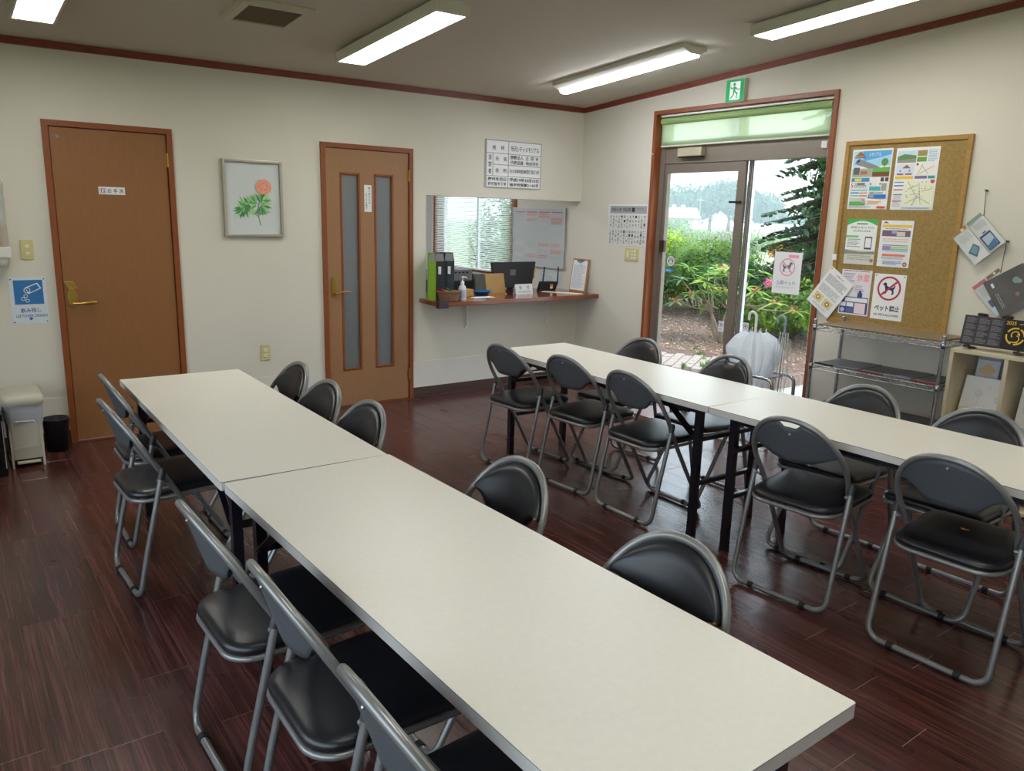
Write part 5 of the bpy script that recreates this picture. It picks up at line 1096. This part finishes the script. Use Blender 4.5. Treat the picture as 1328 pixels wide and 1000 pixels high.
chair('grey steel folding chair nearest the counter on the near side of the right table row', -2.334, -1.975, RT+.08)
chair('second folding chair from the counter on the near side of the right table row', -2.243, -2.455, RT+.07)
chair('third folding chair from the counter on the near side of the right table row', -2.255, -2.959, RT-.01)
chair('near side right-row chair with a hand slot in its backrest, before the black table legs', -2.350, -3.998, RT+.10, 'slot')
chair('folding chair with a slit in its seat, near side of the right table row', -2.333, -4.606, RT+.03, 'wave', [('seat', -.02, .02, .020)])
chair('folding chair with a torn backrest corner beside the entrance, far side of the right row', -1.330, -2.222, LT+.05, 'wave', [('back', -.085, .742, .017)])
chair('folding chair with a hand slot in its backrest in front of the entrance glass', -1.337, -2.938, LT-.06, 'slot')
chair('folding chair in front of the wire rack, far side of the right table row', -1.426, -3.823, LT, 'wave', [('seat', .145, .135, .013)])
chair('folding chair in front of the cube shelf, far side of the right table row', -1.45, -4.36, LT+.02)
chair('folding chair on the left side of the left row, closest to the plain door', -4.477, -1.846, RT)
chair('folding chair on the left side of the left row, second from the plain door', -4.563, -2.364, RT+.04)
chair('folding chair on the left side of the left row, third from the plain door', -4.584, -3.711, RT+.02)
chair('left side folding chair with a torn seat corner, fourth from the plain door', -4.549, -4.183, RT-.02, 'wave', [('seat', -.15, .135, .015)])
chair('folding chair cut off by the bottom edge of the picture, left side', -4.554, -4.693, RT-.02)
chair('folding chair tucked at the right of the left row below the wall outlet', -3.578, -1.973, LT)
chair('folding chair with a torn lower backrest edge, right side of the left row', -3.627, -2.459, LT+.03, 'wave', [('back', .06, .622, .018), ('back', -.168, .668, .009)])
chair('third folding chair from the far end on the right side of the left row', -3.640, -2.916, LT+.02, 'wave', [('back', -.168, .668, .006)])
chair('folding chair with torn backrest tips at the middle right of the foreground table', -3.578, -3.868, LT-.01, 'wave', [('back', -.168, .668, .008), ('back', .168, .668, .008)])
chair('folding chair nearest the camera on the right of the foreground table', -3.620, -4.576, LT+.02, 'wave', [('back', -.168, .668, .006)])

# ------------------------------------------------------------------ outdoors
GR = mat('grass_soil', '#7c8468', .95, spec=.1, var=.35, vscale=.6, col2='#9aa27c')
struct('trim_20', MB().box((-90, -120, -.40), (230, 230, -.11)), GR).name = 'ground_field'
bpy.data.objects['ground_field']['kind'] = 'structure'
o = struct('concrete_path', MB().box((.16, -14, -.11), (1.52, 8, -.055)).box((1.52, -14, -.11), (14, -1.27, -.055)), mat('concrete_pale', '#a7a49c', .85, var=.1, vscale=30))
soil = MB(); n = 70; rs_ = random.Random(9)
x0, x1, y0, y1 = 1.52, 8.5, -1.22, 9.0; NX, NY = 70, 100
hv = {}
for i in range(NX+1):
    for j in range(NY+1):
        e = min(i, 6)/6; hv[i, j] = -.05 + .05*e + rs_.uniform(-.008, .008) + .02*math.sin(i*.35)*math.sin(j*.3)*e
soil.add([(x0+(x1-x0)*i/NX, y0+(y1-y0)*j/NY, hv[i, j]) for i in range(NX+1) for j in range(NY+1)], [(i*(NY+1)+j, (i+1)*(NY+1)+j, (i+1)*(NY+1)+j+1, i*(NY+1)+j+1) for i in range(NX) for j in range(NY)])
struct('soil_bed', soil, mat('bark_soil', '#4f3f36', .95, spec=.15, var=.5, vscale=35, bump=.8, bscale=60, col2='#8a7264'))
chips = MB()
for k in range(5200):
    x = x0 + rs_.random()**1.3*4.2; y = rs_.uniform(-1.2, 4.5); z = .012 if x > 2.2 else -.03; a = rs_.uniform(0, PI); l, w_ = rs_.uniform(.012, .035), rs_.uniform(.005, .013); dx, dy = math.cos(a), math.sin(a); t1 = rs_.uniform(0, .018)
    chips.add([(x-l*dx, y-l*dy, z), (x-w_*dy, y+w_*dx, z+t1), (x+l*dx, y+l*dy, z+.006), (x+w_*dy, y-w_*dx, z+.012)], [(0, 1, 2, 3)], (ink('#7c6250'), ink('#5c463a'), ink('#94796a'), ink('#a58c7c'))[rs_.randrange(4)])
o = chips.obj('bark_chips', None, kind='stuff'); tag(o, 'brown bark chips and dry leaves scattered over the soil bed', 'bark chips', kind='stuff')
# brick edging
be = thing('brick_edging', 'low row of upright bricks edging the soil bed behind the umbrella rack', 'edging', (1.53, -1.25, -.055))
bkm = MB().cbox((-.038, -.03, 0), (.038, .03, .115), .005).mesh('brick', mat('brick_brown', '#80685f', .9, var=.2, vscale=30, bump=.6, bscale=120))
for k in range(22): put('brick', bkm, be, (.04+k*.086, rs_.uniform(-.004, .004), rs_.uniform(-.004, .004)), rot=(0, 0, rs_.uniform(-.03, .03)))
MB().box((0, -.026, 0), (1.93, .026, .095)).obj('mortar', mat('mortar', '#8f8a80', .95), be)
# brick stepping pavers
pv = thing('paver_path', 'pale brick pavers with dark joints beside the entrance', 'paving', (1.50, -.05, -.05), .55)
pm_ = MB().cbox((-.098, -.048, 0), (.098, .048, .05), .004).mesh('brick', mat('paver_pale', '#a3938a', .9, var=.12, vscale=25, bump=.5, bscale=150))
for i in range(-4, 12):
    for j in range(-1, 3): put('brick', pm_, pv, (.1+j*.205 + (.1 if i % 2 else 0), i*.108, rs_.uniform(0, .004)))
# grass tufts
def tuft(label, x, y, z, n, h, seed, col='#6c9440'):
    h *= .75; n = 45
    g = random.Random(seed); mb = MB()
    for k in range(n):
        a = g.uniform(0, 2*PI); r = g.uniform(0, h*.5); bx, by = x+r*math.cos(a), y+r*math.sin(a); hh = h*g.uniform(.5, 1); ln = g.uniform(.1, .5)*hh; w_ = .004; b = g.uniform(0, 2*PI)
        p0, p1, p2 = Vector((bx, by, z)), Vector((bx+ln*.4*math.cos(b), by+ln*.4*math.sin(b), z+hh*.6)), Vector((bx+ln*math.cos(b), by+ln*math.sin(b), z+hh)); s_ = Vector((-math.sin(b), math.cos(b), 0))*w_
        mb.add([p0-s_, p0+s_, p1+s_*.8, p1-s_*.8, p2], [(0,1,2,3), (3,2,4)])
    tag(mb.obj('grass_tuft', mat('grass_blade', col, .6, var=.3, vscale=5)), label, 'grass', 'grass tufts beside the pavers', 'stuff')
for i, (x, y, h) in enumerate(((1.62, -.30, .13), (1.80, -.22, .10), (2.45, .55, .08), (2.25, .30, .09), (2.6, .9, .07), (1.45, -.15, .09), (2.0, .02, .08), (2.75, 1.2, .06), (2.1, -.35, .07), (1.9, -.55, .06))):
    tuft('tuft of bright green grass growing beside the brick pavers', x, y, -.02, 60, h, i)

LEAFM = {}
def leafmat(name, a, b, tr=.45):
    if name in LEAFM: return LEAFM[name]
    m = bpy.data.materials.new(name); m.use_nodes = True; n = m.node_tree.nodes; L = m.node_tree.links; n.clear()
    o = n.new('ShaderNodeOutputMaterial'); mx = n.new('ShaderNodeMixShader'); t = n.new('ShaderNodeBsdfTranslucent'); d = n.new('ShaderNodeBsdfPrincipled'); d.inputs['Roughness'].default_value = .45
    gi = n.new('ShaderNodeTexCoord'); nz = n.new('ShaderNodeTexNoise'); nz.inputs['Scale'].default_value = 3.0; nz.inputs['Detail'].default_value = 6; cr = n.new('ShaderNodeValToRGB')
    cr.color_ramp.elements[0].position = .35; cr.color_ramp.elements[1].position = .65; cr.color_ramp.elements[0].color = lin(a); cr.color_ramp.elements[1].color = lin(b)
    L.new(gi.outputs['Object'], nz.inputs['Vector']); L.new(nz.outputs['Fac'], cr.inputs[0]); L.new(cr.outputs[0], t.inputs[0]); L.new(cr.outputs[0], d.inputs['Base Color']); mx.inputs[0].default_value = tr
    L.new(d.outputs[0], mx.inputs[1]); L.new(t.outputs[0], mx.inputs[2]); L.new(mx.outputs[0], o.inputs[0]); LEAFM[name] = m; return m
def leaf_cloud(mb, c, r, n, size, g, shell=.55, up=.3):
    for _ in range(n):
        d = Vector((g.gauss(0, 1), g.gauss(0, 1), g.gauss(0, 1))).normalized(); k = shell + (1-shell)*g.random()**.6
        lump = 1 + .13*math.sin(d.x*7+c[0]*3) * math.cos(d.y*6+c[1]) + .08*math.sin(d.z*11)
        p = Vector((c[0]+d.x*r[0]*k*lump, c[1]+d.y*r[1]*k*lump, c[2]+d.z*r[2]*k*lump))
        nn = (d + Vector((g.gauss(0, .5), g.gauss(0, .5), g.gauss(0, .5)+up))).normalized(); a = nn.orthogonal().normalized(); b = nn.cross(a); th = g.uniform(0, 2*PI)
        a, b = a*math.cos(th)+b*math.sin(th), b*math.cos(th)-a*math.sin(th); s_ = size*g.uniform(.6, 1.2)
        mb.add([p-a*s_, p-b*s_*.42+nn*s_*.08, p+a*s_, p+b*s_*.42+nn*s_*.08], [(0, 1, 2, 3)])
def shrub(label, c, r, n, size, m, seed, group=None, stems=5, cat='shrub', name='shrub', gz=-.05, lobes=None):
    g = random.Random(seed); t = thing(name, label, cat, (c[0], c[1], gz), group=group); mb = MB()
    L = lobes or 6
    for k in range(L):
        a = 2*PI*k/L + g.uniform(-.4, .4); q = .45 if L > 1 else 0
        cc = (math.cos(a)*r[0]*q, math.sin(a)*r[1]*q, c[2]-gz + g.uniform(-.25, .3)*r[2]); leaf_cloud(mb, cc, (r[0]*.62, r[1]*.62, r[2]*.72), n//L, size, g)
    f = mb.obj('foliage', m, t, kind='stuff')
    sb = MB(); zb = max(.15, c[2]-gz)
    for k in range(stems):
        a = 2*PI*k/stems; sb.tube([(.05*math.cos(a), .05*math.sin(a), 0), (r[0]*.2*math.cos(a), r[1]*.2*math.sin(a), zb*.5), (r[0]*.5*math.cos(a+.3), r[1]*.5*math.sin(a+.3), zb)], [.02, .014, .006], 6)
    sb.obj('stem', mat('bark', '#6a5a4e', .9), t); return t
AZ = leafmat('azalea_leaf', '#2f5518', '#86aa2c'); AZ2 = leafmat('azalea_bright', '#527c20', '#b0c83c'); AZ3 = leafmat('azalea_deep', '#20401a', '#507c30')
shrub('bright yellow-green azalea mound at the left of the view', (6.1, 5.0, .66), (1.15, 1.1, .72), 9500, .045, AZ2, 1)
shrub('mid green azalea mound behind the middle door stile', (5.9, 3.45, .62), (1.1, 1.0, .66), 9000, .045, AZ, 2)
shrub('deep green azalea mound below the conifer', (5.4, 1.9, .50), (1.0, .95, .62), 8000, .042, AZ3, 3)
shrub('low green shrub at the foot of the conifer on the right', (4.7, .55, .42), (.95, .9, .50), 7500, .04, AZ, 4)
shrub('fine-leaved green shrub at the left edge of the glass door', (4.5, 3.55, .48), (.65, .6, .55), 5500, .035, AZ3, 5)
shrub('tall bright green bush beyond the azaleas on the left', (8.2, 7.6, .85), (1.3, 1.3, .80), 7000, .06, AZ2, 6)
shrub('loose green shrub at the right behind the umbrella rack', (4.1, -.55, .36), (.7, .7, .42), 5000, .04, AZ, 7)
shrub('leafy green bush outside the office window', (2.3, 3.1, 1.15), (.8, 1.1, 1.0), 9000, .05, AZ, 8)
shrub('tall green bush outside the office window, towards the back', (3.0, 4.6, 1.4), (1.0, 1.1, 1.3), 8000, .05, AZ3, 18)
# rhododendron: every large leaf is a part
RL = [leafmat('rhododendron_leaf', '#6c9a34', '#b4d860', .5), leafmat('rhododendron_dark', '#3f7034', '#74a04c', .4), leafmat('rhododendron_young', '#a4c84c', '#d4e888', .55)]
lv = []
for i, m in enumerate(RL):
    L_, W_ = .075, .019; pr = [(0, .002), (.15, .5), (.4, 1), (.65, .95), (.88, .5), (1, .02)]; V = []; 
    for f, wv_ in pr: V += [(-W_*wv_, f*L_*2, -.012*f*f*2+.006*wv_), (0, f*L_*2, -.012*f*f*2), (W_*wv_, f*L_*2, -.012*f*f*2+.006*wv_)]
    Fc = []
    for k in range(5): o = 3*k; Fc += [(o, o+1, o+4, o+3), (o+1, o+2, o+5, o+4)]
    lv.append(MB().add(V, Fc, None, True).mesh('leaf', m))
rh = thing('rhododendron', 'rhododendron shrub with large pale leaf whorls and faded flowers outside the glass', 'shrub', (3.16, .72, .0))
g = random.Random(21); br = MB(); tips = []
for k in range(15):
    a = g.uniform(0, 2*PI); R_ = g.uniform(.15, .42); hh = g.uniform(.42, 1.0)
    tips.append((R_*math.cos(a)*.9, R_*math.sin(a)*1.5, hh))
tips += [(-.3, .55, .50), (-.25, .30, .62), (-.2, -.9, .62), (-.3, -.55, .78), (-.15, -1.15, .55), (-.35, .05, .80), (-.2, .45, .95), (-.3, -.25, .98), (0, -.7, .92), (-.1, .65, .78)]
bmx = mat('branch_grey', '#8f8070', .85)
def brn(p, q, r0, r1):
    mid = ((p[0]+q[0])/2+g.uniform(-.04, .04), (p[1]+q[1])/2+g.uniform(-.04, .04), (p[2]+q[2])/2-.03); MB().tube([p, mid, q], [r0, (r0+r1)/2, r1], 6).obj('branch', bmx, rh)
hubs = []
for k in range(5):
    a = 2*PI*k/5; h_ = (.10*math.cos(a), .22*math.sin(a), .32+.05*k); hubs.append(h_); brn((.03*math.cos(a), .04*math.sin(a), 0), h_, .028, .014)
nl = 0
for tp in tips:
    hb = min(hubs, key=lambda h: (Vector(h)-Vector(tp)).length); brn(hb, tp, .012, .005)
    mi = g.choice((0, 0, 1, 2, 2)); n_ = g.randint(7, 9)
    for k in range(n_):
        a = 2*PI*k/n_ + g.uniform(-.2, .2); el = g.uniform(-.35, .45)
        put('leaf', lv[mi if g.random() < .8 else g.randrange(3)], rh, (tp[0], tp[1], tp[2]), rot=(el, 0, a)).scale = (1.4,)*3 if g.random() < .5 else (1.1,)*3; nl += 1
for i in (0, 2, 4, 5, 8, 11, 13, 15, 16, 17, 19, 22):
    tp = tips[i]; mb = MB(); cc = g.choice(('#a8603c', '#b8704c', '#b88a50'))
    for k in range(14):
        d = Vector((g.gauss(0, 1), g.gauss(0, 1), abs(g.gauss(0, 1)))).normalized(); p = Vector(tp)+d*.03; q = Vector(tp)+d*.075; s_ = d.orthogonal()*.011; mb.add([p-s_, q-s_*.4, q+s_*.4, p+s_], [(0,1,2,3)])
    mb.obj('faded_flower', mat('flower_'+cc[1:], cc, .7), rh)
mb = MB(); leaf_cloud(mb, (-.22, -.80, .86), (.055, .055, .05), 70, .022, g); mb.obj('pink_flower', mat('flower_pink', '#e06c9c', .6), rh)
shrub('small shrub with orange and yellow leaves beside the conifer', (5.0, 1.22, 1.17), (.16, .2, .15), 160, .05, leafmat('orange_leaf', '#c8603c', '#e8b040'), 33, stems=3)
# conifer
cf = thing('conifer', 'dark green conifer with drooping layered branches at the right of the view', 'tree', (5.9, .05, -.05))
MB().tube([(0, 0, 0), (0, 0, 3), (0, 0, 7.5)], [.16, .12, .02], 10).obj('trunk', mat('conifer_bark', '#4a3a30', .9), cf)
g = random.Random(5); mb = MB(); bb = MB()
z = .75
while z < 6.6:
    R0 = 1.95*(1-(z-.5)/7.6)**.75; nb = 9 if z < 3.6 else 4
    for k in range(nb):
        a = 2*PI*k/nb + g.uniform(-.25, .25); R1 = R0*g.uniform(.75, 1.12); d = Vector((math.cos(a), math.sin(a), 0)); sd = Vector((-d.y, d.x, 0))
        zj = z; z = zj + g.uniform(-.1, .1); tip = d*R1 + Vector((0, 0, z-.10*R1)); bb.tube([(0, 0, z), d*R1*.5+Vector((0, 0, z+.04)), tip], [.018, .011, .004], 4)
        m_ = int(R1*15)
        for q_ in range(m_):
            f = .25+.75*(q_+g.random())/m_; base = d*R1*f + Vector((0, 0, z + .05*math.sin(f*PI) - .12*R1*f*f)); wd = .30*(1.15-f)*g.uniform(.6, 1.1)+.06
            for s_ in (-1, 1):
                for _ in range(3):
                    dirv = (sd*s_*g.uniform(.5, 1) + d*g.uniform(.2, .8) + Vector((0, 0, g.uniform(-.35, .1)))).normalized(); L_ = wd*g.uniform(.5, 1); wn = Vector((g.uniform(-.01, .01), g.uniform(-.01, .01), 1))*.014 + d*.026
                    p = base; q2 = p+dirv*L_; mb.add([p, p+dirv*L_*.5+wn, q2, p+dirv*L_*.5-wn], [(0, 1, 2, 3)])
        z = zj
    z += .085
zz_ = .7
while zz_ < 5.0:
    Rz = 1.75*(1-(zz_-.5)/7.6)**.75; leaf_cloud(mb, (0, 0, zz_), (Rz*.92, Rz*.92, .26), 2600, .075, g, .25, up=-.3); zz_ += .26
mb.obj('needles', leafmat('conifer_green', '#163018', '#3f6c34', .2), cf, kind='stuff'); bb.obj('branches', mat('conifer_bark'), cf, kind='stuff')
# umbrellas and rack
ur = thing('umbrella_rack', 'silver tube umbrella rack standing before the right glass pane', 'umbrella stand', (0, 0, 0))
ST = mat('rack_steel', '#a9abb0', .25, .9)
RXa, RXb, RYa, RYb, RZ = -.43, -.175, -2.14, -2.585, .50
for x in (RXa, RXb):
    P = [(x, RYa, 0)] + [(x, RYa-.06+.06*math.cos(a), RZ-.062+.05*math.sin(a)) for a in [PI/2*i/5 for i in range(6)]] + [(x, RYb+.06-.06*math.cos(a), RZ-.062+.05*math.sin(a)) for a in [PI/2*(1-i/5) for i in range(6)]] + [(x, RYb, 0)]
    MB().tube(P, .0125, 10).obj('end_loop', ST, ur)
for y in (RYa-.06, -2.36, RYb+.06): MB().tube([(RXa, y, RZ-.012), (RXb, y, RZ-.012)], .007, 8).obj('top_rail', ST, ur)
for x in (RXa, RXb): MB().tube([(x, RYa, .10), (x, RYb, .10)], .006, 8).obj('lower_rail', ST, ur)
for y in (RYa, RYb): MB().tube([(RXa, y, .10), (RXb, y, .10)], .006, 8).obj('lower_rail', ST, ur)
MB().box((RXa-.012, RYb, .0), (RXb+.012, RYa, .016)).obj('drip_tray', mat('drip_tray', '#8c9094', .5), ur)
FILM = translucent('umbrella_film', '#fafcff', .72, .25, .10, .30)
def umbrella(label, x, y, lean, full, handle, zb=.018, film=None):
    t = thing('umbrella', label, 'umbrella', (x, y, zb)); t.rotation_euler = lean
    MB().tube([(0, 0, 0), (0, 0, .83)], .005, 8).obj('shaft', M_ALUW, t)
    hk = [(0, 0, .76), (0, 0, .875)] + [(0, .031-.031*math.cos(a), .875+.031*math.sin(a)) for a in [PI*i/8 for i in range(1, 9)]] + [(0, .062, .845)]
    MB().tube(hk, .0095, 10).obj('handle', handle, t)
    n = 16; rings = []; 
    prof = [(.012, .06), (.035, .18), (.08, .34), (.155, .50), (.205, .60), (.21, .645), (.16, .71), (.085, .755)]
    vs = []; 
    for f, z in prof:
        for k in range(n*2):
            a = 2*PI*k/(n*2); q_ = (1 if k % 2 == 0 else .72); rr = f*q_*full
            vs.append((rr*math.cos(a)*.75, rr*math.sin(a)*1.08, z + (.015 if (k % 4 == 0 and z > .7) else 0)))
    N = n*2; fs = [(i*N+k, i*N+(k+1) % N, (i+1)*N+(k+1) % N, (i+1)*N+k) for i in range(len(prof)-1) for k in range(N)]
    MB().add(vs, fs, None, False).obj('canopy', film or FILM, t)
    for k in range(8):
        a = 2*PI*k/8; MB().tube([(.012*math.cos(a), .012*math.sin(a), .05), (.155*full*.75*math.cos(a), .155*full*1.08*math.sin(a), .50), (.085*full*.75*math.cos(a), .085*full*1.08*math.sin(a), .76), (.08*full*.75*math.cos(a), .08*full*1.08*math.sin(a), .79)], [.0018, .0018, .0018, .004], 5).obj('rib', M_WHITEP, t)
umbrella('white translucent umbrella with a white hooked handle in the tube rack', -.30, -2.335, (-.03, .0, 0), 1.0, mat('handle_white', '#e6e6e6', .3))
umbrella('clear umbrella with a pale blue handle at the right end of the tube rack', -.30, -2.535, (.02, .0, 0), .35, translucent('handle_blue', '#9fb4c4', .3, .2, .2, .5), film=translucent('clear_film', '#dfe8ee', .5, .1, .25, .93))
# distance
def far_tree(label, x, y, h, r, seed, m, n=1500, size=.5):
    g = random.Random(seed); t = thing('distant_tree', label, 'tree', (x, y, -.2), group='hazy trees on the horizon'); mb = MB()
    for k in range(7):
        a = g.uniform(0, 2*PI); leaf_cloud(mb, (math.cos(a)*r*.5, math.sin(a)*r*.5, h*g.uniform(.42, .72)), (r*.62, r*.62, h*.27), n//7, size, g, .5)
    mb.obj('crown', m, t, kind='stuff'); MB().tube([(0, 0, 0), (0, 0, h*.5)], [.35, .2], 6).obj('trunk', mat('bark'), t)
FT = leafmat('far_leaf', '#2c4a34', '#4f7048', .3)
ft = [(98.1, 88.9, 6.2, 4.5), (99.5, 87.5, 7.8, 4), (100.7, 86.0, 8.6, 4.5), (102.7, 83.6, 9.0, 4.5), (104.7, 81.2, 9.2, 4.5), (106.6, 78.7, 8.6, 4.2), (107.9, 77.0, 6.8, 3.4), (96, 92, 6.5, 4), (109.5, 74.6, 3.4, 3), (111, 72, 3.0, 3), (113, 69, 3.2, 3)]
fl_ = ['far round tree behind the white building', 'hazy tree left of the tallest distant crown', 'tall hazy tree above the roof ridge', 'broad hazy tree right of the building gable', 'tallest hazy tree beside the middle stile', 'hazy tree just right of the middle stile', 'small hazy tree at the right end of the wood', 'hazy tree hidden partly by the left door frame', 'low hazy tree line piece right of the wood', 'low hazy tree beyond the field, near the conifer', 'low hazy tree beyond the field behind the conifer']
for i, (x, y, h, r) in enumerate(ft): far_tree(fl_[i], x, y, h*1.0, r, 40+i, FT)
hd = leafmat('hedge_leaf', '#5c7c4c', '#9cb478', .3)
for i, (x, y, r, h) in enumerate(((32.3, 27.5, 2.4, .8), (36, 26, 2.2, .9), (40, 30, 2.6, .9), (30, 21, 1.6, .6), (35, 22, 2.0, .7), (44, 37, 2.4, 1.0), (66.5, 60.5, 1.4, 1.7), (67.5, 59.0, 1.4, 1.6))):
    shrub(['pale hedge bush in the field at the left', 'pale hedge bush in the middle of the field', 'round hedge bush before the white building', 'near hedge bush beyond the azaleas', 'hedge bush beyond the rhododendron', 'far hedge bush in the field', 'dark shrub in front of the white building wall', 'second dark shrub before the building, nearer the gable'][i], (x, y, h*.5), (r, r, h*.6), 700, .16, hd, 60+i, 'hedges in the field', 3)
# bare twiggy bush
g = random.Random(12); mb = MB()
for k in range(60):
    a = g.uniform(0, 2*PI); p = Vector((g.uniform(-1.2, 1.2), g.uniform(-1.2, 1.2), 0)); q = p + Vector((math.cos(a)*.5, math.sin(a)*.5, g.uniform(.8, 1.7))); mb.tube([p, (p+q)/2+Vector((g.uniform(-.1, .1), g.uniform(-.1, .1), 0)), q], [.015, .01, .003], 4)
    for _ in range(3):
        b = p.lerp(q, g.uniform(.4, .9)); mb.tube([b, b+Vector((g.uniform(-.4, .4), g.uniform(-.4, .4), g.uniform(.1, .5)))], [.007, .002], 4)
o = mb.obj('bare_bush', mat('twig_grey', '#7d7470', .9), None, (19.5, 14.0, -.1)); tag(o, 'bare grey twiggy bush in the field beyond the azaleas', 'bush')
# distant building, local x along the ridge
bl = thing('farm_building', 'long white farm building with a pale roof and three roof vents', 'building', (69.9, 60.0, -.2), -math.pi/4+.15)
BW_ = mat('far_wall', '#d4cfc6', .8); RF = mat('far_roof', '#8f7f7c', .7)
MB().box((-6, 0, 0), (1.4, 5, 2.1)).obj('wall', BW_, bl)
MB().add([(-6.3, -.4, 2.0), (1.7, -.4, 2.0), (1.7, 2.5, 3.3), (-6.3, 2.5, 3.3), (1.7, 5.4, 2.0), (-6.3, 5.4, 2.0), (-6.3, -.4, 1.9), (1.7, -.4, 1.9)], [(0,1,2,3), (3,2,4,5), (6,7,1,0)]).obj('roof', RF, bl)
MB().add([(1.4, 0, 2.1), (1.4, 5, 2.1), (1.4, 2.5, 3.2), (1.2, 0, 2.1), (1.2, 5, 2.1), (1.2, 2.5, 3.2)], [(0,1,2), (3,5,4)]).obj('gable', BW_, bl)
for k in range(4): MB().cbox((-3.7+k*1.15, 2.2, 3.2), (-3.25+k*1.15, 2.8, 3.6), .05).obj('roof_vent', BW_, bl)
for k in range(6): MB().box((-5.2+k*.95, -.03, 1.35), (-4.6+k*.95, .0, 1.7)).obj('window', mat('far_window', '#5c6670', .4), bl)
MB().box((1.4, 1.8, .1), (1.43, 2.7, 1.5)).obj('door', mat('far_window'), bl); MB().box((1.4, .7, 1.3), (1.43, 1.3, 1.7)).obj('window', mat('far_window'), bl)
t = thing('utility_pole', 'thin utility pole beside the farm building', 'pole', (63.5, 52.6, -.2)); MB().tube([(0, 0, 0), (0, 0, 4.3)], [.07, .05], 8).obj('shaft', mat('pole_grey', '#9a9890', .8), t); MB().box((-.5, -.04, 3.9), (.5, .04, 4.0)).obj('crossarm', mat('pole_grey'), t)
t = thing('long_shed', 'long low white shed across the field right of the middle stile', 'building', (60.5, 41.0, -.2), -.85); MB().box((-3.5, 0, 0), (3.5, 2, 1.15)).obj('wall', BW_, t); MB().add([(-3.7, -.2, 1.1), (3.7, -.2, 1.1), (3.7, 1, 1.6), (-3.7, 1, 1.6), (3.7, 2.2, 1.1), (-3.7, 2.2, 1.1)], [(0,1,2,3), (3,2,4,5)]).obj('roof', mat('far_roof_white', '#d0d0d4', .6), t)
# cables
for i, (za, zb_, lb) in enumerate(((2.30, 2.62, 'thin overhead cable crossing the sky above the conifer'), (2.18, 2.50, 'lower overhead cable crossing the sky by the conifer'))):
    mb = MB(); a, b = Vector((20, 14.5, 3.9+i*-.45)), Vector((9, -4, 4.2-i*.3)); pts = [a.lerp(b, k/12) - Vector((0, 0, .35*math.sin(PI*k/12))) for k in range(13)]
    tag(mb.tube(pts, .006, 5).obj('overhead_cable', mat('cable', '#54585c', .6)), lb, 'cable')
# haze of the humid day
hz = bpy.data.materials.new('haze'); hz.use_nodes = True; n = hz.node_tree.nodes; n.clear(); o = n.new('ShaderNodeOutputMaterial'); vs_ = n.new('ShaderNodeVolumeScatter'); vs_.inputs['Density'].default_value = .0032; vs_.inputs['Color'].default_value = (.80, .92, 1, 1); vs_.inputs['Anisotropy'].default_value = .3
hz.node_tree.links.new(vs_.outputs[0], o.inputs['Volume'])
o = MB().box((14, -60, -.105), (225, 225, 45)).obj('haze', hz); o['kind'] = 'stuff'; o['label'] = 'pale humid haze over the distant field and trees'
